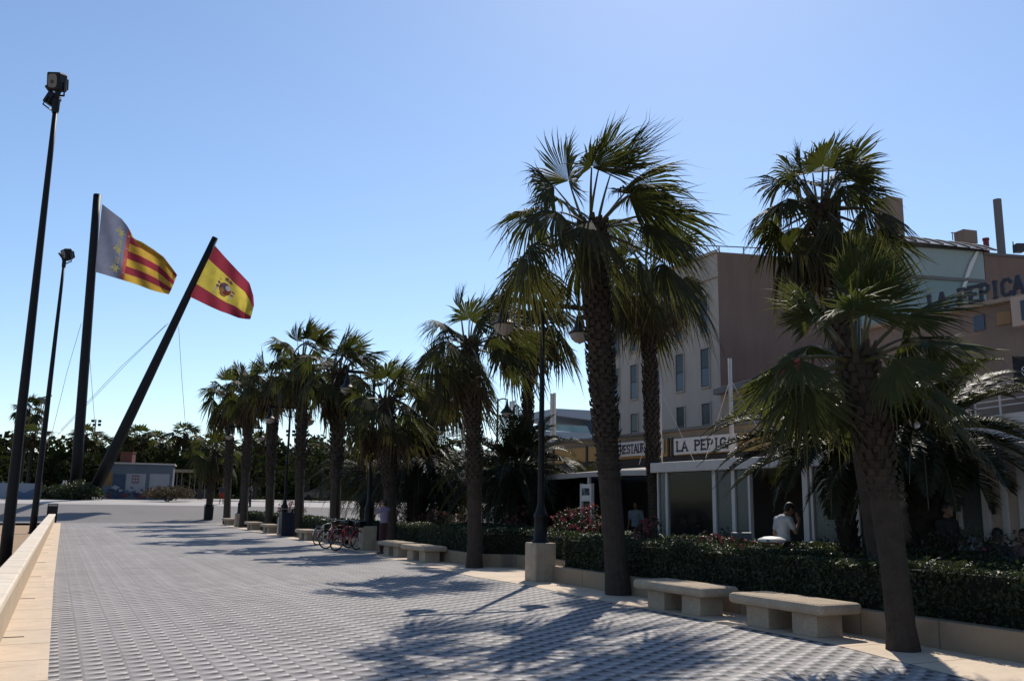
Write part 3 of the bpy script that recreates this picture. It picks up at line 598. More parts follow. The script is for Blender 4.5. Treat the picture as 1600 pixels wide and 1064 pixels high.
# ------------------------------------------------------------------ street lamps
def lantern(rt, c):
    b = MB(); b.lathe([(.0, .10), (.022, .09), (.02, -.02), (.05, -.03), (.05, -.1), (.085, -.14), (.085, -.2), (.11, -.24), (.13, -.38), (.16, -.42), (.235, -.5), (.265, -.52), (.265, -.545), (.2, -.545)], c, 20)
    o = b.build('lantern', 'black_metal', rt, world=False, smooth=True)
    b = MB(); b.lathe([(.225, -.545), (.222, -.6), (.19, -.68), (.12, -.745), (.04, -.775), (.022, -.79), (.0, -.80)], c, 20); b.build('glass_bowl', 'frosted_bowl', o, world=False, smooth=True)
def street_lamp(label, loc, rz):
    rt = thing('street_lamp', label, 'street lamp', loc, 'double armed lamp posts on stone plinths', rz)
    b = MB(); b.box((0, 0, .415), (.52, .52, .83)); b.build('plinth', 'granite', rt, world=False, bevel=.03)
    b = MB(); b.lathe([(.0, .83), (.2, .83), (.2, .86), (.155, .9), (.145, 1.35), (.16, 1.38), (.16, 1.43), (.12, 1.5), (.09, 1.62), (.075, 1.7), (.068, 3.4), (.085, 3.43), (.085, 3.5), (.062, 3.53), (.05, 6.35), (.07, 6.38), (.03, 6.5), (.012, 6.6), (0, 6.6)], (0, 0, 0), 16)
    for k in range(8): b.box((.115*cos(k*pi/4), .115*sin(k*pi/4), .85), (.03, .03, .05))
    b.build('post', 'black_metal', rt, world=False, smooth=True)
    b = MB(); b.box((0, 0, 6.27), (2.2, .06, .11)); b.lathe([(.0, .2), (.02, .18), (.03, .05), (0, .05)], (-1.0, 0, 6.27), 8); b.lathe([(.0, .2), (.02, .18), (.03, .05), (0, .05)], (1.0, 0, 6.27), 8)
    for s in (-1, 1): b.tube([(s*.05, 0, 5.8), (s*.3, 0, 5.86), (s*.5, 0, 6.05), (s*.55, 0, 6.22)], .022, 6)
    b.build('arm', 'black_metal', rt, world=False)
    for s in (-1, 1): lantern(rt, np.array([s*1.0, 0, 6.2]))
    return rt
L0 = street_lamp('black double-arm street lamp on a tan stone plinth left of the tallest palm', W(17.95, 9.75), A)
for lab, (u, v) in zip(('black double-arm street lamp on a stone plinth right behind the parked bicycles', 'black double-arm street lamp whose plinth touches the dark blue litter bin', 'black double-arm street lamp on the farthest stone plinth of the row'), ((31.2, 10.0), (45.3, 10.2), (59.3, 10.55))):
    c = copy_tree(L0); c.location = W(u, v); c['label'] = lab

# ------------------------------------------------------------------ benches, bins
def bench(rng, L=1.8):
    rt = thing('stone_bench', 'x', 'bench', (0, 0, 0), 'rounded stone benches along the bed')
    b = MB(); b.box((0, 0, .37), (.76, L, .15)); b.build('seat', 'granite', rt, world=False, bevel=.055)
    for s in (-1, 1):
        b = MB(); b.box((0, s*L*.25, .145), (.46, L*.25, .29)); b.build('leg', 'granite', rt, world=False, bevel=.012)
    return rt
B0 = bench(RG)
BL = [('stone bench right beside the young leaning palm', 9.74, 9.26, 0), ('stone bench just right of the tallest palm trunk, behind the nearest bench', 12.15, 9.25, .02),
      ('stone bench against the slender palm trunk', 25.1, 9.75, .03), ('stone bench right of the person taking a picture', 27.6, 9.85, 0), ('stone bench half hidden behind the silver bicycle', 39.6, 10.0, 0),
      ('stone bench just past the dark blue litter bin', 48.3, 10.2, 0), ('stone bench between far lamp plinth and its neighbour bench', 53.3, 10.3, 0), ('last stone bench of the row near the end bin', 63.2, 10.6, 0)]
for k, (lab, u, v, dr) in enumerate(BL):
    c = B0 if k == 0 else copy_tree(B0); c.location = W(u, v, .004); c.rotation_euler.z = A+dr; c['label'] = lab
def bin_(label, loc, w, h, mat, rz):
    rt = thing('litter_bin', label, 'litter bin', loc, 'dark litter bins', rz); b = MB()
    b.box((0, 0, h*.44), (w, w, h*.86), taper=1.06)
    for s in (-.3, 0, .3):
        b.box((s*w, -w*.515, h*.44), (.02, .02, h*.7)); b.box((-w*.515, s*w, h*.44), (.02, .02, h*.7))
    b.build('body', mat, rt, world=False, bevel=.02)
    b = MB(); b.box((0, 0, h*.9), (w*.9, w*.9, .04)); b.box((0, 0, h*.975), (w*1.12, w*1.12, h*.05), taper=.9)
    for x in (-1, 1):
        for y in (-1, 1): b.box((x*w*.48, y*w*.48, h*.91), (.04, .04, h*.1))
    b.build('lid', 'black_metal', rt, world=False, bevel=.01); return rt
bin_('dark blue litter bin between lamp plinth and palm trunk', W(43.95, 10.05), .62, 1.28, 'bin_blue', A)
bin_('black litter bin at the far end of the low wall', W(67.6, -.05), .6, 1.25, 'black_metal', A)
bin_('dark litter bin at the very end of the palm row', W(73.6, 10.75, float(zt(73.6))), .6, 1.15, 'black_metal', A)

# ------------------------------------------------------------------ bicycles
def bicycle(label, loc, rz, fm, lean, basket):
    rt = thing('bicycle', label, 'bicycle', loc, 'bicycles parked by the lamp plinth', rz); rt.rotation_euler = (0, lean, rz)
    R_ = .335; wy = (-.52, .52)
    for y in wy:
        a = np.linspace(0, 2*pi, 28, endpoint=False); ring = lambda q: np.stack([0*a, y+q*np.cos(a), R_+q*np.sin(a)], 1)
        b = MB(); b.tube(ring(R_-.018), .018, 6, closed=True); o = b.build('wheel', 'tyre_rubber', rt, world=False, smooth=True)
        b = MB(); b.tube(ring(R_-.042), .010, 6, closed=True); b.tube([(-.045, y, R_), (.045, y, R_)], .022, 8); b.build('rim', 'chrome', o, world=False, smooth=True)
        b = MB()
        for k in range(18): q = 2*pi*k/18; b.tube([(.025*(-1)**k, y, R_), (0, y+(R_-.045)*cos(q), R_+(R_-.045)*sin(q))], .0022, 3, cap=False)
        b.build('spokes', 'chrome', o, world=False)
        b = MB(); q = np.linspace(.15*pi, 1.1*pi, 14) if y > 0 else np.linspace(-.1*pi, .95*pi, 14); b.tube(np.stack([0*q, y+(R_+.025)*np.cos(q), R_+(R_+.025)*np.sin(q)], 1), .022, 6, sy=.35); b.build('mudguard', fm, rt, world=False, smooth=True)
    bbk = (0, -.08, .29); st = (0, -.22, .78); hd = (0, .34, .83); hl = (0, .38, .68)
    b = MB()
    for p_, q, r in ((bbk, st, .017), (st, hd, .017), (bbk, hl, .02), (hd, hl, .02)): b.tube([p_, q], r, 8)
    for s in (-1, 1): b.tube([bbk, (s*.05, -.52, R_)], .011, 6); b.tube([st, (s*.05, -.52, R_)], .010, 6)
    b.build('frame', fm, rt, world=False, smooth=True)
    b = MB()
    for s in (-1, 1): b.tube([hl, (s*.045, .40, .62), (s*.05, .47, .45), (s*.05, .52, R_)], .012, 6)
    b.build('fork', fm, rt, world=False, smooth=True)
    b = MB(); b.tube([hd, (0, .31, .98)], .013, 8); b.tube([(-.29, .12, 1.0), (-.24, .24, 1.02), (-.1, .33, .99), (0, .32, .98), (.1, .33, .99), (.24, .24, 1.02), (.29, .12, 1.0)], .011, 8); b.build('handlebar', 'chrome', rt, world=False, smooth=True)
    b = MB(); b.tube([st, (0, -.25, .93)], .012, 8); b.ball((0, -.29, .95), (.09, .13, .035)); b.ball((0, -.17, .945), (.035, .12, .03)); b.build('saddle', 'saddle_leather', rt, world=False, smooth=True)
    b = MB(); b.tube([(.05, -.08, .29), (.06, -.08, .29)], .09, 16); b.tube([(.07, -.08, .29), (.075, .06, .2), (.13, .06, .2)], .010, 6); b.tube([(-.04, -.08, .29), (-.07, -.22, .38), (-.13, -.22, .38)], .010, 6); b.box((.12, .06, .2), (.09, .08, .02)); b.box((-.12, -.22, .38), (.09, .08, .02)); b.build('crank', 'black_metal', rt, world=False)
    b = MB(); b.box((0, -.55, .72), (.13, .38, .015)); 
    for s in (-1, 1): b.tube([(s*.06, -.55, .72), (s*.055, -.52, R_)], .006, 5)
    b.build('rack', 'black_metal', rt, world=False)
    if basket:
        b = MB(); b.box((0, .50, .90), (.33, .26, .22), taper=1.15); b.build('basket', 'black_metal', rt, world=False, bevel=.02)
        b = MB(); b.ball((0, .47, .78), (.04, .05, .04), 8); b.build('headlight', 'chrome', rt, world=False, smooth=True)
    return rt
g = G(507, 851); bicycle('silver grey bicycle, leftmost of the parked bicycles', g+[0, 0, .004], rad(-22), 'bike_silver', rad(4), False)
g = G(527, 857); bicycle('dark red bicycle with basket, in the middle of the parked bicycles', g+[0, 0, .004], rad(-40), 'bike_red', rad(-4), True)
g = G(541, 860); bicycle('dark red bicycle with basket nearest the lamp plinth', g+[0, 0, .004], rad(-33), 'bike_red', rad(5), True)

# ------------------------------------------------------------------ people
def capsule(b, p, q, r0, r1, n=12):
    p, q = np.asarray(p, float), np.asarray(q, float); d = nrm(q-p); L = np.linalg.norm(q-p); t = np.linspace(0, pi/2, 5)
    prof = [(r0*sin(a)+1e-4, -r0*cos(a)) for a in t]+[(r1*cos(a)+1e-4, L+r1*sin(a)) for a in t]; b.lathe(prof, p, n, axis=d)
def fuse(b, name, mat, parent, voxel=.012):
    o = b.build(name+'_raw', mat, None, world=False); m = o.modifiers.new('r', 'REMESH'); m.mode = 'VOXEL'; m.voxel_size = voxel
    s = o.modifiers.new('s', 'SMOOTH'); s.factor = .5; s.iterations = 2
    dg = bpy.context.evaluated_depsgraph_get(); me = bpy.data.meshes.new_from_object(o.evaluated_get(dg)); me.name = name
    old = o.data; bpy.data.objects.remove(o); bpy.data.meshes.remove(old)
    me.polygons.foreach_set('use_smooth', np.full(len(me.polygons), True)); me.materials.clear(); me.materials.append(M[mat])
    r = bpy.data.objects.new(name, me); COL.objects.link(r); r.parent = parent; return r
POSE = dict(head=(0, .02, 1.63), hd=(0, 1, 0), neck=(0, -.01, 1.47), chest=(0, 0, 1.32), waist=(0, 0, 1.10), pelvis=(0, 0, .96),
    sh=((-.185, 0, 1.42), (.185, 0, 1.42)), el=((-.235, -.03, 1.13), (.235, -.03, 1.13)), wr=((-.25, .06, .89), (.25, .06, .89)), hand=((-.25, .10, .80), (.25, .10, .80)),
    hip=((-.09, 0, .92), (.09, 0, .92)), kn=((-.10, .02, .5), (.10, .02, .5)), an=((-.10, -.02, .09), (.10, -.02, .09)))
def person(label, loc, rz, pose, shirt, trouser, hair, skin='skin', sleeve=.45, group=None, voxel=.013, shorts=False):
    P = dict(POSE); P.update(pose); a3 = lambda q: np.array(q, float)
    rt = thing('person', label, 'person', loc, group, rz); b = MB()
    hc, fd = a3(P['head']), nrm(P['hd']); up = nrm(ZZ-fd*np.dot(ZZ, fd)); sd_ = np.cross(fd, up); ax = np.stack([sd_, fd, up])
    b.ball(hc+up*.02, (.075, .095, .10), 16, ax=ax); b.ball(hc+fd*.02-up*.05, (.058, .072, .075), 14, ax=ax)
    b.ball(hc+fd*.098-up*.01, (.014, .02, .026), 8, ax=ax); b.ball(hc+fd*.088-up*.055, (.024, .012, .010), 8, ax=ax); b.ball(hc+fd*.075-up*.1, (.024, .02, .018), 8, ax=ax)
    for s in (-1, 1):
        b.ball(hc+sd_*s*.076-up*.005-fd*.01, (.012, .024, .032), 8, ax=ax); b.ball(hc+fd*.083+sd_*s*.03+up*.035, (.022, .012, .009), 8, ax=ax)
    capsule(b, a3(P['neck'])-ZZ*.03, hc-up*.06-fd*.015, .058, .052)
    ch, wa, pe = a3(P['chest']), a3(P['waist']), a3(P['pelvis'])
    def torso(b, k):
        for q, r in ((ch+ZZ*.06, (.165, .10, .12)), (ch, (.16, .11, .14)), ((ch+wa)/2, (.148, .105, .13)), (wa, (.14, .10, .12)), ((wa+pe)/2, (.15, .105, .12))): b.ball(q, np.array(r)+k, 16)
        for i in (0, 1): capsule(b, a3(P['neck'])-ZZ*.06, a3(P['sh'][i])-ZZ*.01, .06+k, .062+k)
    torso(b, 0); b.ball(pe, (.155, .11, .12), 16)
    for i in (0, 1):
        sh, el, wr, ha = [a3(P[q][i]) for q in ('sh', 'el', 'wr', 'hand')]; hp, kn, an = [a3(P[q][i]) for q in ('hip', 'kn', 'an')]
        capsule(b, sh, el, .05, .04); capsule(b, el, wr, .04, .027)
        d = nrm(ha-wr); s_ = nrm(np.cross(d, [0, .3, 1.] if abs(d[2]) < .8 else [1., 0, 0])); n_ = np.cross(s_, d)
        capsule(b, wr, ha, .027, .03); 
        for k in range(4):
            L = (.062, .075, .07, .055)[k]; f0 = ha+s_*(k-1.5)*.019; f1 = f0+d*L*.6+n_*.010; capsule(b, f0, f1, .0095, .009, 8); capsule(b, f1, f1+d*L*.5+n_*.022, .009, .0075, 8)
        capsule(b, wr+d*.03+s_*.025, wr+d*.075+s_*.05+n_*.015, .012, .009, 8)
        capsule(b, hp, kn, .078, .055); capsule(b, kn, an, .052, .036); capsule(b, an-ZZ*.045-[0, .03, 0], an-ZZ*.05+[0, .14, 0], .034, .03)
    fuse(b, 'body', skin, rt, voxel)
    b = MB(); torso(b, .012)
    for i in (0, 1): sh, el = a3(P['sh'][i]), a3(P['el'][i]); wr = a3(P['wr'][i]); capsule(b, sh, sh+(el-sh)*min(sleeve*1.4, 1), .064, .056)
    if sleeve > .8:
        for i in (0, 1): capsule(b, a3(P['el'][i]), a3(P['wr'][i])*.97+a3(P['el'][i])*.03, .054, .04)
    fuse(b, 'shirt', shirt, rt, voxel)
    b = MB(); b.ball(pe-ZZ*.01, (.168, .122, .125), 16)
    for i in (0, 1):
        hp, kn, an = [a3(P[q][i]) for q in ('hip', 'kn', 'an')]; capsule(b, hp, kn, .092, .07)
        if not shorts: capsule(b, kn, an, .068, .052)
    fuse(b, 'trousers', trouser, rt, voxel)
    b = MB()
    for i in (0, 1): an = a3(P['an'][i]); capsule(b, an-ZZ*.045-[0, .035, 0], an-ZZ*.052+[0, .15, 0], .043, .037); 
    fuse(b, 'shoes', 'shoe', rt, voxel)
    b = MB(); b.ball(hc+up*.035-fd*.012, (.084, .100, .098), 16, ax=ax); b.ball(hc-fd*.045-up*.02, (.075, .06, .08), 14, ax=ax)
    # cut the face free: shift hair up and back only
    fuse(b, 'hair', hair, rt, voxel)
    b = MB()
    for s in (-1, 1): b.ball(hc+fd*.089+sd_*s*.03+up*.018, (.012, .008, .007), 8, ax=ax)
    b.build('eyes', 'hair_black', rt, world=False, smooth=True); return rt
# man in white tee, head bowed, hand at his face
mp = D(1223, 800, 17.6)
man = dict(head=(0, .15, 1.60), hd=(0, .86, -.5), neck=(0, .03, 1.45), chest=(0, -.01, 1.31), sh=((-.185, .0, 1.40), (.185, .02, 1.40)), el=((-.225, -.05, 1.12), (.22, .12, 1.16)), wr=((-.22, .08, .90), (.13, .27, 1.36)),
           hand=((-.21, .14, .83), (.085, .265, 1.45)))
person('man in white t-shirt with bowed head and hand at his face', (mp[0], mp[1], .05), rad(-72), man, 'shirt_white', 'trouser_dark', 'hair_brown')
mp = D(1480, 820, 15.0)
person('man dressed in black standing at the menu stand by the terrace', (mp[0], mp[1], .05), rad(-150), dict(el=((-.25, .04, 1.14), (.25, .04, 1.14)), wr=((-.12, .22, 1.08), (.12, .22, 1.1)), hand=((-.03, .25, 1.08), (.02, .26, 1.11))), 'shirt_black', 'trouser_dark', 'hair_black', 'skin_tan', sleeve=.9)
cam_pose = dict(el=((-.22, .2, 1.28), (.22, .2, 1.28)), wr=((-.11, .27, 1.52), (.11, .27, 1.52)), hand=((-.07, .27, 1.59), (.07, .27, 1.59)), head=(0, .03, 1.62))
mp = G(597, 866); ph = person('person in lilac shirt raising a camera beside a palm trunk', (mp[0]+.02, mp[1], .006), rad(60), cam_pose, 'shirt_lilac', 'trouser_wine', 'hair_brown')
cb = MB(); cb.box((0, .3, 1.66), (.13, .05, .08)); cb.lathe([(.0, 0), (.032, 0), (.03, .05), (.0, .05)], (0, .32, 1.66), 12, axis=(0, 1, 0))
cc = cb.build('camera_device', 'black_metal', world=False); tag(cc, 'small black camera held up by the person in lilac', 'camera'); cc.location = (mp[0]+.02, mp[1], .006); cc.rotation_euler.z = rad(60)
mp = W(84.5, 14.5); mp = D(347, 770, 80); person('tiny far-off person in red shorts on the plaza between palm trunks', (mp[0], mp[1], float(zt(UV(mp)[0]))), rad(30), dict(kn=((-.1, .12, .52), (.1, -.05, .5)), an=((-.1, .2, .1), (.1, -.2, .12))), 'shirt_grey', 'short_red', 'hair_brown', 'skin_tan', voxel=.02, shorts=True)
mp = D(391, 780, 79); person('tiny far-off person in dark clothes half hidden by a palm trunk', (mp[0], mp[1], float(zt(UV(mp)[0]))), rad(80), {}, 'shirt_black', 'trouser_dark', 'hair_black', voxel=.02)
SIT = dict(head=(0, .03, 1.24), neck=(0, -.02, 1.08), chest=(0, -.03, .92), waist=(0, -.03, .70), pelvis=(0, -.02, .55), sh=((-.185, -.02, 1.02), (.185, -.02, 1.02)), el=((-.24, .05, .76), (.24, .05, .76)),
    wr=((-.16, .28, .76), (.16, .28, .76)), hand=((-.12, .36, .77), (.12, .36, .77)), hip=((-.09, .02, .52), (.09, .02, .52)), kn=((-.11, .44, .52), (.11, .44, .52)), an=((-.11, .42, .09), (.11, .42, .09)))
def chair(label, loc, rz):
    rt = thing('terrace_chair', label, 'chair', loc, 'terrace chairs', rz)
    b = MB(); b.box((0, 0, .43), (.44, .44, .04)); b.build('seat', 'wicker', rt, world=False, bevel=.01)
    b = MB(); b.box((0, -.22, .68), (.44, .03, .42)); b.build('backrest', 'wicker', rt, world=False, bevel=.01)
    for x in (-1, 1):
        for y in (-1, 1): b = MB(); b.tube([(x*.2, y*.2, 0), (x*.2, y*.2, .42)], .015, 6); b.build('leg', 'black_metal', rt, world=False)
    return rt
SEATS = [('seated diner in dark grey top, left one of the heads before the cream panels', 1557, 15.3, rad(-60), 'shirt_grey', 'hair_black'), ('seated diner in pink top, middle head before the cream panels', 1580, 15.9, rad(95), 'shirt_pink', 'hair_black'),
         ('seated diner with brown hair at the right picture edge before the cream panels', 1601, 15.0, rad(120), 'shirt_pink', 'hair_brown')]
for lab, px, y, rz, sh, hr in SEATS:
    q = D(px, 830, y); z0 = .03; person(lab, (q[0], q[1], z0), rz, SIT, sh, 'trouser_dark', hr, 'skin_tan', group='people seated on the terrace', voxel=.016)
    chair('dark wicker chair of the '+lab.split(' the ')[0].replace('seated ', '').split(',')[0].replace('at', 'near the picture edge') if 'edge' in lab else 'dark wicker chair under the '+lab.split(',')[0].replace('seated ', ''), (q[0], q[1], z0), rz)

# ------------------------------------------------------------------ writing
GL = dict(L=[[(.15, 0), (.15, 1)], [(.15, .06), (.62, .06)]], A=[[(.04, 0), (.35, 1), (.66, 0)], [(.16, .33), (.54, .33)]], P=[[(.15, 0), (.15, 1)], [(.15, .94), (.48, .94), (.62, .84), (.62, .62), (.48, .5), (.15, .5)]],
    E=[[(.15, 0), (.15, 1)], [(.15, .94), (.62, .94)], [(.15, .5), (.5, .5)], [(.15, .06), (.62, .06)]], I=[[(.35, 0), (.35, 1)]], C=[[(.64, .78), (.5, .94), (.24, .94), (.1, .78), (.1, .22), (.24, .06), (.5, .06), (.64, .22)]],
    R=[[(.15, 0), (.15, 1)], [(.15, .94), (.48, .94), (.62, .84), (.62, .62), (.48, .5), (.15, .5)], [(.36, .5), (.66, 0)]],
    S=[[(.6, .78), (.48, .94), (.22, .94), (.1, .8), (.1, .64), (.25, .53), (.48, .47), (.6, .36), (.6, .2), (.48, .06), (.22, .06), (.08, .22)]], T=[[(.35, 0), (.35, 1)], [(.03, .94), (.67, .94)]],
    U=[[(.12, 1), (.12, .2), (.25, .06), (.47, .06), (.6, .2), (.6, 1)]], N=[[(.12, 0), (.12, 1), (.58, 0), (.58, 1)]])
SERIF = dict(L=[(.15, 0), (.15, 1)], A=[(.04, 0), (.66, 0)], P=[(.15, 0), (.15, 1)], E=[(.15, 0), (.15, 1)], I=[(.35, 0), (.35, 1)], R=[(.15, 0), (.15, 1), (.66, 0)], T=[(.35, 0)], U=[(.12, 1), (.6, 1)], N=[(.12, 0), (.12, 1), (.58, 1)], C=[], S=[])
def text(parent, mat, s, o, X, Y, N, wch, h, th, serif=True, depth=.012):
    o, X, Y, N = [np.asarray(q, float) for q in (o, X, Y, N)]; k = 0
    for i, ch in enumerate(s):
        if ch == ' ': continue
        g0 = o+X*wch*i; b = MB()
        def bar(p, q, t_):
            nonlocal k
            P = np.array([p[0]*wch/.72, p[1]*h]); Q = np.array([q[0]*wch/.72, q[1]*h]); d = (Q-P)/(np.linalg.norm(Q-P)+1e-9); n2 = np.array([-d[1], d[0]])*t_/2; P = P-d*t_*.3; Q = Q+d*t_*.3
            b.prism([P-n2, Q-n2, Q+n2, P+n2], g0, X, Y, N, depth+.0004*(k % 5)); k += 1
        for pl in GL[ch]:
            for p, q in zip(pl[:-1], pl[1:]): bar(p, q, th)
        if serif:
            for x, y in SERIF[ch]: bar((x-.13, .03 if y == 0 else .97), (x+.13, .03 if y == 0 else .97), th*.55)
        b.build('letter', mat, parent)

# ------------------------------------------------------------------ restaurant terrace (glazed, flat roof)
TV = 14.3
rt = thing('restaurant_terrace', 'white framed glazed restaurant terrace with flat roof behind the hedges', 'restaurant', W(18, 15.5, 0))
b = MB(); b.uv(4, 20.0, TV-.12, 18.0, 2.54, 2.80); b.build('roof', 'white_paint', rt, bevel=.02)
b = MB(); b.uv(9.2, 16.2, TV+.5, 17.5, 2.802, 2.93); b.build('roof_step', 'white_paint', rt, bevel=.02)
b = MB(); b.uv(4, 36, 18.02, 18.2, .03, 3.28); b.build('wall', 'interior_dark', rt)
b = MB(); b.uv(4, 20, TV+.05, 18, .031, .06); b.build('floor', 'terrace_tile', rt)
def upx(px, py=800, V=TV): return onV(px, py, V)[0]
for px, wd in ((1041.5, .09), (1028, .06), (1116, .13), (1146, .12), (1171, .07), (1259, .16), (1269, .07), (1338, .14), (1475, .12), (1497, .1), (1540, .14), (1570, .12), (1599, .16), (1618, .1)):
    u = upx(px); b = MB(); b.uv(u-wd/2, u+wd/2, TV, TV+.1, .06, 2.54); b.build('post', 'white_paint', rt, bevel=.008)
def pane(p0, p1, mat, z0=.06, z1=2.54, off=.045):
    u0, u1 = sorted((upx(p0), upx(p1))); b = MB(); b.uv(u0, u1, TV+off, TV+off+.012, z0, z1); b.build('pane', mat, rt)
pane(1028, 1041, 'pane_milky'); pane(1042, 1115, 'pane_clear'); pane(1117, 1145, 'pane_milky'); pane(1147, 1170, 'pane_milky'); pane(1270, 1337, 'pane_milky', .9); pane(1339, 1474, 'pane_dark', .75); pane(1498, 1539, 'pane_milky', .7)
for p0, p1 in ((1541, 1569), (1571, 1598), (1600, 1680)): 
    u0, u1 = sorted((upx(p0), upx(p1))); b = MB(); b.uv(u0, u1, TV+.03, TV+.07, .7, 2.54); b.build('cream_panel', 'cream_panel', rt)
u0, u1 = sorted((upx(1339), upx(1700))); b = MB(); b.uv(u0, u1, TV-.02, TV+.13, .06, .70); b.build('dado', 'cream_panel', rt); b = MB(); b.uv(u0, u1, TV-.05, TV+.15, .702, .75); b.build('sill', 'white_paint', rt)
b = MB(); u0, u1 = sorted((upx(1146), upx(1172))); b.uv(u0, u1, TV+.02, TV+.08, .55, .62); b.build('rail', 'white_paint', rt)
u0, u1 = sorted((upx(1272), upx(1300)))
for k in range(9): 
    u = u0+(u1-u0)*k/8; b = MB(); b.tube([W(u, TV+.2, 2.5), W(u+.02, TV+.2, 1.5), W(u, TV+.21, .5)], .05, 8); b.build('curtain_fold', 'white_paint', rt, smooth=True)
# awning wing further along
rt = thing('awning_wing', 'pale flat awning wing with slim posts left of the glazed terrace', 'awning', W(30, 15.5, 0))
b = MB(); V = []
for k in range(13):
    u = 20.15+k*1.75; z = 2.62+.03*sin(k*1.3); V += [W(u, TV, z-.14), W(u, TV, z), W(u, 15.4, z+.13), W(u, 17.9, z+.05)]
b.add(V, [(4*k+j, 4*k+j+1, 4*k+j+5, 4*k+j+4) for k in range(12) for j in range(3)]); b.build('canopy', 'awning_cloth', rt, smooth=True)
for px in (1014.5, 918, 846, 760, 700, 672): u = upx(px); b = MB(); b.uv(u-.04, u+.04, TV+.02, TV+.1, .03, 2.5); b.build('post', 'white_paint', rt)
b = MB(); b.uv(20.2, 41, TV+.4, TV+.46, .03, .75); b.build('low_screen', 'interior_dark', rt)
# menu door frame with the name over it
u0, u1 = upx(933), upx(915); rt = thing('entrance_frame', 'white entrance frame with the restaurant name above, left of the tallest palm', 'doorway', W((u0+u1)/2, TV-.2, .03))
b = MB(); b.uv(u0, u0+.09, TV-.2, TV-.1, .03, 2.3); b.uv(u1-.09, u1, TV-.2, TV-.1, .03, 2.3); b.uv(u0+.09, u1-.09, TV-.2, TV-.1, 1.78, 1.84); b.build('frame', 'white_paint', rt)
b = MB(); b.uv(u0+.09, u1-.09, TV-.19, TV-.13, 1.84, 2.28); b.build('sign_panel', 'sign_white', rt)
text(rt, 'letter_ink', 'LA PEPICA', W(u1-.12, TV-.192, 1.96), -PD, ZZ, -RD, (u1-u0-.24)/9, .2, .018, False)
b = MB(); b.uv(u0+.09, u1-.09, TV-.13, TV-.12, .05, 1.78); b.build('door_leaf', 'pane_dark', rt)
# masts with tie rods
for lab, px0, px1, y0, y1, V in (('white steel mast with tie rod right of the shaggy-skirted palm', 1030, 1034, 580, 722, TV+.3), ('white steel mast before the pale stone block corner', 1140, 1143, 560, 712, TV+.3)):
    u, v, z = onV(px0, y0, V); rt = thing('mast', lab, 'mast', W(u, v, 2.8), 'white masts of the terrace roof'); b = MB(); b.tube([W(u, v, 2.75), W(u, v, z)], [.06, .045], 8); b.build('tube', 'white_paint', rt, smooth=True)
    b = MB(); b.tube([W(u, v, z-.5), W(u-1.2, v+.2, 2.83)], .008, 5); b.tube([W(u, v, z-.5), W(u+1.3, v+.2, 2.83)], .008, 5); b.build('tie_rod', 'white_paint', rt)
# back building with the fascia and the two signs
rt = thing('restaurant_building', 'low restaurant building with yellow fascia above the terrace', 'building', W(27, 20, 0))
b = MB(); b.uv(15, 33, 18.22, 29.5, .03, 4.1); b.build('wall', 'beige_render', rt)
b = MB(); b.uv(15, 32.2, 18.05, 18.215, 3.30, 3.86); b.build('fascia', 'yellow_fascia', rt, bevel=.01)
b = MB(); b.uv(15, 33, 18.1, 30, 4.102, 4.2); b.build('parapet', 'grey_concrete', rt)
for u in (24.3, 24.1, 29.5, 32.1): b = MB(); b.uv(u, u+.1, 18.0, 18.048, 3.25, 3.9); b.build('bracket', 'window_frame', rt)
for u0, u1 in ((20, 22), (22.6, 24), (27.5, 30)): b = MB(); b.uv(u0, u1, 18.19, 18.218, 2.85, 3.25); b.build('window', 'pane_dark', rt)
def sign(lab, u0, u1, z0, z1, s, V=17.97):
    rt = thing('shop_sign', lab, 'sign', W((u0+u1)/2, V, z0), 'white name signs on the yellow fascia'); b = MB(); b.uv(u1, u0, V-.06, V+.02, z0, z1); pn = b.build('panel', 'sign_white', rt, bevel=.008)
    h = (z1-z0)*.62; n = len(s); wc = (u0-u1-.22)/n; text(pn, 'letter_ink', s, W(u0-.13, V-.063, z0+(z1-z0)*.19), -PD, ZZ, -RD, wc, h, .055 if n < 10 else .045)
sign('white sign board reading LA PEPICA in dark slab letters', 23.93, 20.9, 3.32, 3.84, 'LA PEPICA'); sign('white sign board reading RESTAURANTE in dark slab letters', 27.22, 24.55, 3.38, 3.88, 'RESTAURANTE')

# ------------------------------------------------------------------ pale stone block with brown flank
BV, BU0, BU1, BZ = 30., 36., 47.2, 14.9
dirS = np.array([sin(rad(79)), cos(rad(79)), 0])
rt = thing('stone_block_building', 'pale stone apartment block with tall narrow windows and a brown windowless flank', 'building', W(41, 34, 0))
c0 = W(BU0, BV); c1 = c0+dirS*14; c2 = W(BU1, BV); c3 = c2+dirS*14
b = MB(); b.add([c0, c2, c2+ZZ*BZ, c0+ZZ*BZ, c3, c3+ZZ*BZ, c1, c1+ZZ*BZ], [(0, 1, 2, 3), (1, 4, 5, 2), (3, 2, 5, 7)], mi=0); b.build('wall', 'facade_stone', rt)
b = MB(); nS = np.array([dirS[1], -dirS[0], 0])
b.prism([(-.02, 0), (14, 0), (14, BZ), (-.02, BZ)], c0+nS*.004, dirS, ZZ, nS, .03); b.build('flank', 'brown_render', rt)
b = MB(); b.uv(BU0-.03, BU1, BV-.1, BV-.002, 13.55, 13.8); b.build('cornice', 'facade_stone', rt)
b = MB(); b.uv(BU0-.03, BU1, BV-.12, BV-.002, 14.86, 15.02); b.build('coping', 'facade_stone', rt)
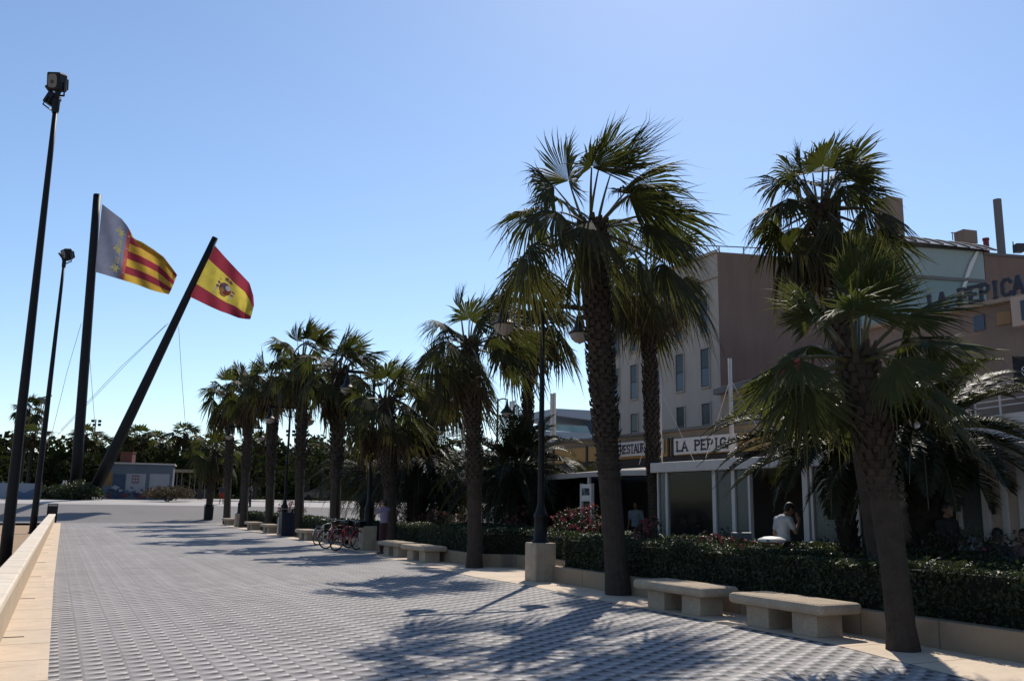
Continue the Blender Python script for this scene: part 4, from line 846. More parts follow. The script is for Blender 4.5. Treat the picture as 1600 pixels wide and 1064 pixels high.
for zc, zb in ((10.72, 12.75), (7.88, 9.9), (4.95, 7.0)):
    for u in (36.85, 39.02, 41.4, 43.45, 45.35):
        wdw = MB(); wdw.uv(u, u+.68, BV-.015, BV-.004, zc, zb); o = wdw.build('window', 'window_frame', rt)
        p_ = MB(); p_.uv(u+.06, u+.62, BV-.022, BV-.016, zc+(zb-zc)*.52, zb-.06); p_.build('pane', 'pane_dark', o)
        p_ = MB(); p_.uv(u+.06, u+.62, BV-.022, BV-.016, zc+.05, zc+(zb-zc)*.48); p_.build('pane', 'pane_blue', o)
        p_ = MB(); p_.uv(u-.06, u+.74, BV-.09, BV-.003, zc-.08, zc-.002); p_.build('sill', 'facade_stone', o)
        p_ = MB(); p_.uv(u-.05, u-.002, BV-.07, BV-.003, zc, zb); p_.uv(u+.682, u+.73, BV-.07, BV-.003, zc, zb); p_.uv(u-.05, u+.73, BV-.07, BV-.003, zb+.002, zb+.06); p_.build('frame', 'facade_stone', o)
# tiled roof and rail on top
q0 = c0+dirS*.8+ZZ*BZ+np.array([0, 1.5, 0]); b = MB(); b.add([q0, q0+dirS*13, q0+dirS*13+[0, 5, 1.3], q0+dirS*1.8+[0, 5, 1.3], q0+[-1, 7, 0]], [(0, 1, 2, 3)], [(0, 3, 4)]); b.build('roof', 'roof_tile', rt)
b = MB()
r0_ = c0+ZZ*BZ+[-2, 3.0, 0]; r1_ = r0_+dirS*12
for k in range(9): q = r0_+(r1_-r0_)*k/8; b.tube([q, q+ZZ*(1.3+.04*k)], .04, 5)
for h in (.7, 1.3): b.tube([r0_+ZZ*h, r1_+ZZ*(h+.32)], .035, 5)
b.tube([r0_+ZZ*1.3, r0_+[-3, 6, 1.2]], .035, 5); b.tube([r0_+ZZ*.7, r0_+[-3, 6, .6]], .035, 5); b.tube([r0_+dirS*.4, r0_+dirS*.4+ZZ*1.7], .07, 6); b.tube([r0_+dirS*10, r0_+dirS*10+ZZ*3.2], .03, 5); b.build('roof_railing', 'grey_concrete', rt)
# beige annex at its foot
rt = thing('beige_annex', 'low beige annex with a dark window and red awning end before the brown flank', 'building', D(1190, 640, 33)*[1, 1, 0])
a0, a1 = D(1126, 607, 36), D(1262, 583, 30.); zA = a0[2]; dA = nrm((a1-a0)*[1, 1, 0]); LA = np.linalg.norm((a1-a0)[:2]); nA = np.array([dA[1], -dA[0], 0]); a0g = a0*[1, 1, 0]
b = MB(); b.prism([(0, 0), (LA, 0), (LA, zA-.25), (0, zA-.25)], a0g, dA, ZZ, -nA, 4.); b.build('wall', 'beige_render', rt)
b = MB(); b.prism([(-.2, zA-.25), (LA+.1, zA-.25), (LA+.1, zA), (-.2, zA)], a0g+nA*.25, dA, ZZ, -nA, 4.3); b.build('roof', 'grey_concrete', rt, bevel=.02)
b = MB(); b.prism([(1., 3.6), (LA*.62, 3.6), (LA*.62, zA-.6), (1., zA-.6)], a0g+nA*.002, dA, ZZ, nA, .03); b.build('window', 'window_frame', rt)
b = MB(); b.prism([(LA*.78, zA-.26), (LA*1.02, zA-.26), (LA*1.02, zA+.22), (LA*.78, zA+.22)], a0g+nA*.27, dA, ZZ, nA, .1); b.build('awning', 'red_canvas', rt)
b = MB(); b.prism([(LA*.80, 0), (LA, 0), (LA, zA-.3), (LA*.80, zA-.3)], a0g+nA*.004, dA, ZZ, nA, .12); b.build('pier', 'brick_brown', rt)

# ------------------------------------------------------------------ the building with the big roof letters
rt = thing('letter_building', 'tall brown building with greenish glass wall, curved roof canopy and big name letters', 'building', D(1500, 640, 30)*[1, 1, 0])
e0 = D(1408, 384, 30.); e1 = D(1537, 393, 30.6); zE = e0[2]; dE = nrm((e1-e0)*[1, 1, 0]); nE = np.array([dE[1], -dE[0], 0]); g0 = e0*[1, 1, 0]; LG = np.linalg.norm((e1-e0)[:2])
b = MB(); b.prism([(LG, 0), (LG+9, 0), (LG+9, zE-.12), (LG, zE-.12)], g0, dE, ZZ, -nE, 8.); b.build('wall', 'brown_render', rt)
b = MB(); b.prism([(LG-.02, zE-.118), (LG+9, zE-.118), (LG+9, zE-.02), (LG-.02, zE-.02)], g0+nE*.04, dE, ZZ, -nE, 8.1); b.build('coping', 'grey_concrete', rt)
zm = D(1500, 436, 30.3)[2]
b = MB(); b.prism([(-2.2, zm+.06), (LG-.03, zm+.06), (LG-.03, zE), (-2.2, zE)], g0, dE, ZZ, -nE, .1); o = b.build('glass_wall', 'glass_wall', rt)
b = MB(); b.prism([(-2.2, 4), (LG-.03, 4), (LG-.03, zm-.06), (-2.2, zm-.06)], g0, dE, ZZ, -nE, .1); b.build('glass_wall', 'glass_wall_deep', rt)
b = MB(); b.prism([(-2.2, zm-.058), (LG-.03, zm-.058), (LG-.03, zm+.058), (-2.2, zm+.058)], g0+nE*.05, dE, ZZ, -nE, .2); b.build('transom', 'grey_concrete', rt)
b = MB(); b.prism([(-2.3, zE+.002), (LG+.05, zE+.002), (LG+.05, zE+.1), (-2.3, zE+.1)], g0+nE*.12, dE, ZZ, -nE, .4); b.build('gutter', 'window_frame', rt)
# slanting streak of sun glare on the glass, built as pale strips
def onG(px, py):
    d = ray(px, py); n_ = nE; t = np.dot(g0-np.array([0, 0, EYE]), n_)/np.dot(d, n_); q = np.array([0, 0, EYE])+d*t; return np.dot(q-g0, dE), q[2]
b = MB(); b.prism([onG(*q) for q in ((1523, 394), (1527, 394), (1520, 412), (1511, 434), (1505, 436), (1513, 412))], g0+nE*.03, dE, ZZ, nE, .06); b.build('glare_streak', 'sign_white', rt)
b = MB(); b.prism([onG(*q) for q in ((1504, 441), (1510, 440), (1499, 467), (1496, 468))], g0+nE*.03, dE, ZZ, nE, .06); b.build('glare_streak', 'sign_white', rt)
# curved ribbed canopy roof
def can(s, h): return g0+dE*s+ZZ*(zE+h)
b = MB(); N_ = 7; V = []; arc = np.linspace(0, 1, 7)
for s in np.linspace(-.1, LG+.3, N_*3):
    for a_ in arc: V.append(can(s, .12+.62*sin(a_*pi*.55)-.25*(s/LG)*.5)-nE*(a_*1.9-.25))
m = 7; n_ = N_*3; b.add(V, [(i*m+j, i*m+j+1, (i+1)*m+j+1, (i+1)*m+j) for i in range(n_-1) for j in range(m-1)]); b.build('canopy', 'polycarbonate', rt, smooth=True)
b = MB()
for k in range(8):
    s = -.1+(LG+.4)*k/7; b.tube([can(s, .15+.62*sin(a_*pi*.55)-.25*(s/LG)*.5)-nE*(a_*1.9-.25) for a_ in arc], .035, 5)
b.build('canopy_rib', 'grey_concrete', rt)
b = MB(); q = D(1394, 380, 34); b.box((q[0]+.15, q[1]+.5, (D(1394, 310, 34)[2]+4)/2+.1), (.75, .8, D(1394, 310, 34)[2]-4), rz=rad(25)); b.build('chimney_block', 'brick_brown', rt)
q0_, q1_ = D(1565, 395, 33), D(1556.5, 312, 33); q1_ = np.array([q0_[0], q0_[1], q1_[2]]); b = MB(); b.tube([q0_-ZZ*.8, q1_], .15, 14); b.build('flue_pipe', 'grey_concrete', rt, smooth=False)
q = D(1541.5, 388, 32); b = MB(); b.lathe([(0, -.6), (.1, -.6), (.1, .28), (.12, .3), (.12, .38), (0, .38)], q, 10); b.build('flue_pipe', 'red_metal', rt)
q = D(1509, 372, 33); b = MB(); b.box(q, (.62, .5, .5), rz=rad(15)); b.tube([q+[-.5, 0, -.1], q+[-.5, 0, .18]], .02, 5); b.box(q+[-.3, 0, .2], (.5, .03, .03)); b.build('roof_cabinet', 'brick_brown', rt)
q = D(1592, 388, 32); b = MB(); b.box(q, (.3, .3, .3)); b.tube([q+[-.2, 0, -.2], q+[-.2, 0, .25]], .02, 5); b.build('roof_vent', 'window_frame', rt)
# projecting lower storey: ledge, letters, balcony
l0, l1 = D(1470, 490, 20.2), D(1604, 456, 18.4); zL = (l0[2]+l1[2])/2; dL = nrm((l1-l0)*[1, 1, 0]); nL = np.array([dL[1], -dL[0], 0])
if np.dot(nL, l0) > 0: nL = -nL
l0g = l0*[1, 1, 0]-dL*3.2; LL = 7.5
b = MB(); b.prism([(0, 3.3), (LL, 3.3), (LL, zL-.1), (0, zL-.1)], l0g, dL, ZZ, -nL, 5.); b.build('lower_storey', 'brick_brown', rt)
b = MB(); b.prism([(-.05, zL-.098), (LL, zL-.098), (LL, zL), (-.05, zL)], l0g+nL*.15, dL, ZZ, -nL, 5.2); b.build('ledge', 'beige_render', rt)
def onL(px, py, off=0.):
    d = ray(px, py); t = np.dot(l0g+nL*off-np.array([0, 0, EYE]), nL)/np.dot(d, nL); q = np.array([0, 0, EYE])+d*t; return np.dot(q-l0g, dL), q[2]
s0, s1 = onL(1503, 478)[0], onL(1590, 458)[0]; wc = (s1-s0)/5.05; hL = onL(1580, 443)[1]-onL(1580, 470)[1]
text(rt, 'letter_steel', 'LA PEPICA', l0g+dL*(s0-3*wc)+nL*.1+ZZ*(zL+.01), dL, ZZ, nL, wc, hL, .085, True, .05)
for q in ((1522, 495, 1540, 515, 'pane_blue'), (1558, 489, 1582, 505, 'orange_render')):
    x0, z1 = onL(q[0], q[1]); x1, z0 = onL(q[2], q[3]); b = MB(); b.prism([(x0, z0), (x1, z0), (x1, z1), (x0, z1)], l0g+nL*.004, dL, ZZ, nL, .03); b.build('window' if 'pane' in q[4] else 'shutter', q[4], rt)
x0, z1 = onL(1583, 466, .3); x1, z0 = onL(1625, 505, .3); b = MB(); b.prism([(x0, z0), (x1, z0), (x1, z1), (x0, z1)], l0g+nL*.155, dL, ZZ, nL, .25); b.build('cabinet', 'cream_panel', rt)
x0, z1 = onL(1594, 470, .42); x1, z0 = onL(1618, 497, .42); b = MB(); b.prism([(x0, z0), (x1, z0), (x1, z1), (x0, z1)], l0g+nL*.408, dL, ZZ, nL, .02); b.build('cabinet_grille', 'pane_blue', rt)
# balcony
r0_, r1_ = D(1492, 612, 19.), D(1606, 588, 17.); dR = nrm((r1_-r0_)*[1, 1, 0]); zR = (r0_[2]+r1_[2])/2; LR = np.linalg.norm((r1_-r0_)[:2]); b = MB(); q0 = r0_*[1, 1, 0]+ZZ*zR
for k in range(5): b.tube([q0-dR*.3-ZZ*k*.115, q0+dR*(LR+1)-ZZ*k*.115], .014, 6)
for s in (.28*LR, .62*LR, 1.05*LR): b.tube([q0+dR*s+ZZ*.02, q0+dR*s-ZZ*.7], .02, 6)
b.build('balcony_rail', 'white_paint', rt)
nR = np.array([dR[1], -dR[0], 0]); nR = -nR if np.dot(nR, q0) > 0 else nR
b = MB(); b.prism([(-1.5, -1.2), (LR+1, -1.2), (LR+1, -.62), (-1.5, -.62)], q0-nR*.05, dR, ZZ, -nR, 2.5); b.build('balcony_slab', 'white_paint', rt)
# hanging dark flag with a wheel emblem
f0 = D(1597, 580, 16.6); fr = thing('wall_banner', 'small black banner with a pale round wheel emblem by the balcony rail', 'banner', f0-ZZ*.3)
b = MB(); b.box(f0, (.36, .03, .55), rz=rad(12)); b.build('cloth', 'shirt_black', fr)
b = MB(); a = np.linspace(0, 2*pi, 18, endpoint=False); ex = np.array([cos(rad(12)), sin(rad(12)), 0]); ey = np.array([-sin(rad(12)), cos(rad(12)), 0]); fc = f0+ex*.06-ey*.022
b.tube([fc+ex*.09*cos(t_)+ZZ*.09*sin(t_) for t_ in a], .008, 5, closed=True); b.tube([fc+ex*.03*cos(t_)+ZZ*.03*sin(t_) for t_ in a], .008, 5, closed=True)
for k in range(5): b.tube([fc, fc+ex*.09*cos(k*1.257+.3)+ZZ*.09*sin(k*1.257+.3)], .008, 5)
b.tube([fc+ZZ*.1, fc+ZZ*.2], .008, 5); b.build('emblem', 'sign_white', fr)

# ------------------------------------------------------------------ terrace furniture
def table(label, px, y, z0=.06):
    q = D(px, 830, y)*[1, 1, 0]; rt = thing('dining_table', label, 'table', q+ZZ*z0, 'laid terrace tables'); b = MB(); b.box((0, 0, .72), (.8, .8, .03)); b.lathe([(.04, 0), (.04, .7)], (0, 0, 0), 8); b.lathe([(0, .03), (.25, .03), (.25, 0)], (0, 0, 0), 12); b.build('table', 'wicker', rt, world=False)
    b = MB(); n = 24; a = np.linspace(0, 2*pi, n, endpoint=False); sq = np.maximum(abs(np.cos(a)), abs(np.sin(a))); R0 = .41/sq
    V = [(R0[i]*cos(a[i]), R0[i]*sin(a[i]), .74) for i in range(n)]+[((R0[i]+.03+.02*sin(i*2.1))*cos(a[i]), (R0[i]+.03+.02*sin(i*2.1))*sin(a[i]), .36) for i in range(n)]+[(0, 0, .742)]
    b.add(V, [(i, (i+1) % n, n+(i+1) % n, n+i) for i in range(n)], [(2*n, (i+1) % n, i) for i in range(n)]); b.build('cloth', 'tablecloth', rt, world=False, smooth=True)
table('table with white cloth behind the first clear glass pane', 1060, 24.0); table('table with white cloth nearer the stone planter behind the clear pane', 1101, 22.4); table('table with white cloth left of the shaggy-skirted palm', 990, 26.6, .03)
for lab, px, y, rz, sh in (('diner in dark grey seated at a white table behind the clear pane', 1072, 24.4, rad(90), 'shirt_grey'), ('diner in dark top seated right of the white table behind the clear pane', 1092, 23.4, rad(-60), 'shirt_black')):
    q = D(px, 830, y); person(lab, (q[0], q[1], .06), rz, SIT, sh, 'trouser_dark', 'hair_black', 'skin_tan', group='people inside the glazed terrace', voxel=.02); chair('dark wicker chair under the '+lab.split(' seated')[0], (q[0], q[1], .06), rz)
q = D(994, 830, 28); person('waiter in pale blue shirt standing in the dark left of the shaggy-skirted palm', (q[0], q[1], .06), rad(150), {}, 'shirt_pale_blue', 'trouser_dark', 'hair_black', 'skin_tan', voxel=.02)
def planter(lab, p0, p1, v, h, seed):
    u0, u1 = sorted((upx(p0, 830, v), upx(p1, 830, v))); rt = thing('stone_planter', lab, 'planter', W((u0+u1)/2, v+.2, .03), 'rough stone planters of the terrace'); b = MB(); b.uv(u0, u1, v, v+.5, .03, h); b.build('box', 'planter_stone', rt, bevel=.03)
    b = MB(); rng = np.random.default_rng(seed); k = 500; P = np.stack([rng.uniform(u0, u1, k), rng.uniform(v, v+.5, k), h+np.abs(rng.normal(0, .16, k))], 1); X = P[:, :1]*PD+P[:, 1:2]*RD; X[:, 2] = P[:, 2]; leaf_cards(b, X, np.tile(ZZ, (k, 1)), .08, rng); b.build('plants', 'hedge_leaf', rt)
planter('rough stone planter under the curtained glass right of the man in white', 1258, 1325, 13.7, .72, 61); planter('rough stone planter below the clear pane, left of the leaning poster', 1112, 1143, 13.8, .74, 62)
q = D(1206, 830, 17.2)*[1, 1, 0]; rt = thing('terrace_bin', 'round black bin with a white domed top beside the man in white', 'litter bin', q+ZZ*.03)
b = MB(); b.lathe([(0, 0), (.2, 0), (.2, .78), (.18, .8), (.18, 1.0)], (0, 0, 0), 18); b.build('drum', 'black_metal', rt, world=False); b = MB(); b.lathe([(.0, 1.11), (.14, 1.10), (.25, 1.06), (.27, 1.03), (.25, 1.0), (0, 1.0)], (0, 0, 0), 20); b.build('lid', 'sign_white', rt, world=False, smooth=True)
q = D(1158, 830, 19.2)*[1, 1, 0]; b = MB(); b.box((0, 0, .75), (.5, .03, .7), ax=((.9, .3, 0), nrm((-.3, .9, .25)), nrm((-.05, -.25, 1)))); rt = thing('leaning_poster', 'pale poster board leaning inside the open terrace door', 'poster', q+ZZ*.06); b.build('board', 'poster', rt, world=False)
b = MB(); b.tube([(0, .1, 0), (0, .1, .8)], .02, 6); b.build('stand', 'black_metal', rt, world=False)
q = D(1503, 830, 15.6)*[1, 1, 0]; rt = thing('menu_stand', 'slanted menu stand with pale sheet beside the man in black', 'menu stand', q+ZZ*.03); b = MB(); b.tube([(0, 0, 0), (0, 0, 1.0)], .03, 8); b.box((0, 0, .02), (.4, .4, .04)); b.build('post', 'black_metal', rt, world=False)
b = MB(); b.box((0, 0, 1.1), (.62, .42, .03), ax=((1, 0, 0), (0, .85, .5), (0, -.5, .85))); o = b.build('board', 'poster', rt, world=False)
# ------------------------------------------------------------------ floodlight masts on the beach side
def head(rt, c, fwd, up, s, two):
    fwd = nrm(fwd); up = nrm(up-fwd*np.dot(up, fwd)); sx = np.cross(fwd, up)
    b = MB(); b.box(c-fwd*.16*s, (.48*s, .40*s, .58*s), ax=(sx, fwd, up)); b.box(c-fwd*.42*s, (.34*s, .2*s, .40*s), ax=(sx, fwd, up)); o = b.build('floodlight', 'black_metal', rt, bevel=.05*s)
    b = MB(); a = np.linspace(0, 2*pi, 24, endpoint=False); b.prism(np.stack([np.sign(np.cos(a))*np.abs(np.cos(a))**.6*.17*s, np.sign(np.sin(a))*np.abs(np.sin(a))**.6*.22*s], 1), c+fwd*.042*s, sx, up, fwd, .012); b.build('lens', 'grey_concrete', o)
    b = MB(); b.prism(np.stack([np.cos(a)*.055*s, np.sin(a)*.055*s-.03*s], 1), c+fwd*.056*s, sx, up, fwd, .02); b.build('reflector', 'window_frame', o)
    b = MB()
    for sg in (-1, 1): b.tube([c-fwd*.18*s+sx*sg*.27*s, c-fwd*.18*s+sx*sg*.27*s-up*.42*s], .025*s, 6)
    b.tube([c-fwd*.18*s-sx*.27*s-up*.42*s, c-fwd*.18*s+sx*.27*s-up*.42*s], .03*s, 6); b.build('yoke', 'black_metal', rt)
def flood_mast(label, bx, tx, y, zb, r0):
    base = D(bx[0], bx[1], y)*[1, 1, 0]+ZZ*zb; top = D(tx[0], tx[1], y); rt = thing('floodlight_mast', label, 'floodlight mast', base, 'floodlight masts on the beach side')
    top[:2] = base[:2]+(top[:2]-base[:2])
    b = MB(); b.tube(np.linspace(base-ZZ*.3, top, 10), np.linspace(r0, r0*.42, 10), 12); b.build('pole', 'pole_paint', rt, smooth=True)
    b = MB(); b.lathe([(0, 0), (.22, 0), (.22, .04), (.13, .08), (.13, .3)], base, 12); b.build('base_plate', 'pole_paint', rt)
    b = MB(); b.lathe([(.08, -.1), (.1, 0), (.1, .3), (.06, .34), (.05, .8), (0, .8)], top, 10); b.tube([top+ZZ*.3, top+[-.35, .05, .72]], .05, 6); b.tube([top+ZZ*.35, top+[.12, 0, .75]], .05, 6); b.build('bracket', 'black_metal', rt)
    return rt, top
m1, t1 = flood_mast('tall black floodlight mast nearest the viewer with big twin lamps on top', (7, 880), (86.5, 172), 23.2, -.12, .15)
head(m1, t1+[-.09, -.1, .80], (-.22, -.92, -.22), ZZ+np.array([.12, 0, 0]), .86, True); head(m1, t1+[-.27, .14, .40], (-.9, .3, .45), ZZ+np.array([.5, 0, 0]), .62, True)
m2, t2 = flood_mast('tall black floodlight mast further along the low wall with one lamp', (51, 829), (99.5, 416), 45.6, -.12, .17)
head(m2, t2+[-.05, 0, .62], (-.5, -.8, -.2), ZZ+np.array([-.15, 0, 0]), 1., False)

# ------------------------------------------------------------------ giant flag poles and flags
FY = 86.
def fpole(label, bpx, tpx, r0, r1):
    top = D(tpx[0], tpx[1], FY); base = D(bpx[0], bpx[1], FY); u = UV(base)[0]; rt = thing('flag_pole', label, 'flag pole', base, 'giant dark flag poles')
    b = MB(); b.tube(np.linspace(base, top, 8), np.linspace(r0, r1, 8), 16); b.tube([top, top+nrm(top-base)*.06], r1*.9, 16); b.build('pole', 'pole_paint', rt, smooth=True)
    return rt, base, top
f1, b1, tp1 = fpole('giant dark upright flag pole carrying the striped flag with blue hoist', (117.5, 762), (152, 305), .50, .37)
f2, b2, tp2 = fpole('giant dark slanting flag pole carrying the red and yellow flag', (150, 762), (336, 372), .55, .30)
def cable(rt, pts, y=FY):
    b = MB(); b.tube([D(*p, y) if len(p) == 2 else np.array(p) for p in pts], .02, 4); b.build('stay_cable', 'grey_concrete', rt)
cable(f1, [(127, 505), (105, 580), (78, 690)]); cable(f1, [(138, 510), (141, 570), (148, 660)])
cable(f2, [(263, 505), (200, 566), (90, 680)]); cable(f2, [(259, 508), (190, 572), (95, 672)]); cable(f2, [(279, 510), (284, 590), (290, 668)])
def flag(name, label, topc, botc, mat, y0, dys, amp, fq, fold):
    topc, botc = np.array(topc, float), np.array(botc, float)
    def cur(c, s): 
        L = np.concatenate([[0], np.cumsum(np.linalg.norm(np.diff(c, axis=0), axis=1))]); L /= L[-1]; return np.array([np.interp(s, L, c[:, 0]), np.interp(s, L, c[:, 1])])
    def pos(s, t, off=0.):
        k_ = float(sstep((s-.30)/.25))*fold; tf = .15
        if k_ and t < tf: off = off+k_*.30*(1-t/tf)**.5; t2 = t*(1-k_)+abs(tf-t)*1.05*k_
        elif k_: t2 = t*(1-k_)+(t-tf)/(1-tf)*k_
        else: t2 = t
        p_ = cur(topc, s)*(1-t2)+cur(botc, s)*t2; rp = amp*(sin(2*pi*(fq*s+.45*t)+.6)+.45*sin(2*pi*(2.1*fq*s-1.1*t)+1.))*(.15+s)
        return D(p_[0], p_[1]+.9*sin(2*pi*(1.7*s+.8*t))*s, y0+dys*s+rp-off)
    nx, ny = 56, 30; b = MB(); V = [pos(i/nx, j/ny) for i in range(nx+1) for j in range(ny+1)]
    k = lambda i, j: i*(ny+1)+j; b.add(V, [(k(i, j), k(i+1, j), k(i+1, j+1), k(i, j+1)) for i in range(nx) for j in range(ny)])
    loc = pos(0, .5); rt = thing(name, label, 'flag', loc, 'giant flags'); o = b.build('cloth', mat, rt, smooth=True)
    uv = o.data.uv_layers.new(name='UVMap'); vi = np.zeros(len(o.data.loops), int); o.data.loops.foreach_get('vertex_index', vi)
    uv.data.foreach_set('uv', np.stack([(vi//(ny+1))/nx, (vi % (ny+1))/ny], 1).astype(np.float32).ravel())
    return rt, pos
vf, vp = flag('striped_flag', 'huge flag of red and yellow stripes with a blue hoist band and gold crown ornaments', [(159.5, 319), (190, 342), (214, 372), (240, 388), (256, 400), (277, 430)], [(148.5, 425), (187, 436), (233, 452), (264, 460)], 'flag_striped', FY-.3, 3.5, .8, 1.35, 1.)
def blob(b, pos, s, t, rs, rt_, mi=0, n=10, rot=0., off=.06):
    a = np.linspace(0, 2*pi, n, endpoint=False); c = []
    for q in a: x, y = rs*cos(q), rt_*sin(q); c.append(pos(s+x*cos(rot)-y*sin(rot), t+x*sin(rot)+y*cos(rot), off))
    c.append(pos(s, t, off)); b.add(c, None, [(n, i, (i+1) % n) for i in range(n)], mi)
for k, t0 in enumerate((.22, .52, .84)):
    b = MB()
    for j in range(7): q = -1.3+j*.75; blob(b, vp, .262+.036*cos(q*1.0+2.6), t0+.045*sin(q*1.0+2.6), .026, .009, 0, 8, q+2.6)
    blob(b, vp, .262, t0, .020, .030); blob(b, vp, .205, t0+.0, .010, .03, 0, 8, .6); blob(b, vp, .222, t0-.05, .014, .008, 0, 8)
    b.build('crown_floret', 'emblem_gold', vf)
for k, tt in enumerate(((.35, .39, .43), (.65, .69, .73))):
    b = MB()
    for t0 in tt: blob(b, vp, .275, t0, .016, .013, 0, 8, .4); blob(b, vp, .243, t0+.01, .012, .010, 0, 8)
    b.build('crown_leaf', 'emblem_gold', vf)
for t0 in (.17, .4, .63, .86): b = MB(); blob(b, vp, .36, t0, .009, .012); b.build('strip_dot', 'emblem_white', vf)
sf, sp_ = flag('red_yellow_flag', 'huge flag of red, yellow and red bands with a coat of arms', [(336, 384), (352, 402), (372, 424), (390, 442), (396, 462), (397, 478)], [(297, 464), (318, 474), (345, 487), (372, 496), (391, 499)], 'flag_red_yellow', FY-.3, 4., .7, 1.2, 0.)
for nm, mt, L in (('shield', ['emblem_red', 'emblem_orange', 'emblem_white', 'emblem_violet'], [(.40, .50, .07, .11, 0, 0), (.375, .45, .028, .045, 3, 0), (.425, .45, .03, .045, 2, 0), (.375, .54, .028, .045, 1, 0), (.425, .54, .028, .045, 0, 0), (.40, .61, .04, .03, 1, 0), (.40, .5, .012, .02, 3, 0)]),
                  ('pillar', ['emblem_red', 'emblem_white', 'emblem_gold'], [(.315, .53, .011, .1, 1, 0), (.315, .46, .02, .016, 0, .3), (.315, .53, .02, .016, 0, -.4), (.315, .66, .016, .016, 2, 0), (.315, .40, .016, .014, 2, 0)]),
                  ('pillar', ['emblem_red', 'emblem_white', 'emblem_gold'], [(.49, .53, .011, .1, 1, 0), (.49, .46, .02, .016, 0, .3), (.49, .53, .022, .016, 0, -.4), (.49, .66, .016, .016, 2, 0), (.49, .4, .016, .014, 2, 0)]),
                  ('crown', ['emblem_orange', 'emblem_red', 'emblem_gold'], [(.40, .335, .05, .04, 0, 0), (.375, .32, .012, .022, 1, 0), (.425, .32, .012, .022, 1, 0), (.40, .29, .010, .018, 2, 0), (.40, .365, .05, .010, 2, 0)])):
    b = MB()
    for i, (s, t, a, c, mi, ro) in enumerate(L): blob(b, sp_, .42+(s-.40)*1.45, .50+(t-.49)*1.15, a*1.45, c*1.15, mi, 12, ro, .08+.012*i)
    b.build(nm, mt, sf)

# ------------------------------------------------------------------ kiosk and things on the far plaza
KY = 92.
k0, k1 = D(160, 772, KY), D(268, 768, KY+2); dK = nrm((k1-k0)*[1, 1, 0]); LK = np.linalg.norm((k1-k0)[:2]); nK = np.array([dK[1], -dK[0], 0]); kz = 1.45; kh = D(160, 724, KY)[2]-kz; k0g = k0*[1, 1, 0]+ZZ*kz
rt = thing('painted_kiosk', 'flat-roofed kiosk painted blue and white with graffiti at its foot', 'kiosk', k0g)
b = MB(); b.prism([(0, 0), (LK, 0), (LK, kh), (0, kh)], k0g, dK, ZZ, -nK, 4.); b.build('wall', 'kiosk_blue', rt)
b = MB(); b.prism([(-.15, kh+.002), (LK+.15, kh+.002), (LK+.1, kh+.16), (-.1, kh+.16)], k0g+nK*.2, dK, ZZ, -nK, 4.3); b.build('roof', 'pale_concrete', rt)
def kp(x0, x1, y0, y1, mat, name, d=.01, off=.003): b = MB(); b.prism([(x0*LK, y0*kh), (x1*LK, y0*kh), (x1*LK, y1*kh), (x0*LK, y1*kh)], k0g+nK*off, dK, ZZ, nK, d); return b.build(name, mat, rt)
kp(.13, .31, .05, .72, 'kiosk_deep_blue', 'mural_panel'); kp(.32, .605, .28, .74, 'kiosk_panel', 'shutter'); kp(.66, .955, .22, .75, 'kiosk_panel', 'shutter'); kp(.015, .12, .4, .78, 'spray_ochre', 'mural_panel')
for q in ((.405, .415, .48, .70), (.495, .505, .48, .70), (.415, .495, .48, .51), (.415, .495, .67, .70), (.45, .458, .53, .66), (.42, .49, .585, .605)): kp(*q, 'spray_red', 'sign_bar', .012, .018)
rng = np.random.default_rng(5); b = MB(); 
for k in range(46):
    x = rng.uniform(.03, .97)*LK; y = rng.uniform(.06, .36)*kh; a = np.linspace(0, 2*pi, 9, endpoint=False)+rng.random(); r_ = rng.uniform(.1, .42)*(.6+.8*rng.random(9))
    b.prism(np.stack([x+r_*np.cos(a), y+r_*np.sin(a)*.6], 1), k0g+nK*(.02+.0015*k), dK, ZZ, nK, .004, mi=int(rng.integers(0, 4)))
b.build('graffiti', ['spray_red', 'spray_ink', 'kiosk_panel', 'kiosk_deep_blue'], rt)
q = D(200, 715, KY+3); b = MB(); b.box(q-ZZ*.25, (1.2, 1.1, 1.5), rz=rad(5)); b.box(q+ZZ*.54, (1.3, 1.2, .1), rz=rad(5)); b.build('chimney', 'terracotta', rt)
bush('dry_shrub', 'patch of dry brown scrub on the bare ground in front of the kiosk', 'shrub', D(262, 773, 84)+ZZ*.15, (2.0, 2.2, .75), 2600, .2, 71, 'dry_shrub_leaf', clump=14, dryness=.4)
q = D(122, 775, 84)*[1, 1, 0]; bush('hedge', 'broad rounded green hedge at the foot of the giant flag poles', 'hedge', q+ZZ*2.15, (1.7, 2.1, .95), 3600, .24, 72, 'hedge_leaf', clump=22, dryness=.02)
q = D(84, 775, 85)*[1, 1, 0]; bush('hedge', 'dark low hedge between the painted hoarding and the upright flag pole', 'hedge', q+ZZ*2.0, (1.7, 2.2, .85), 3200, .24, 73, 'hedge_leaf', clump=22, dryness=.02)
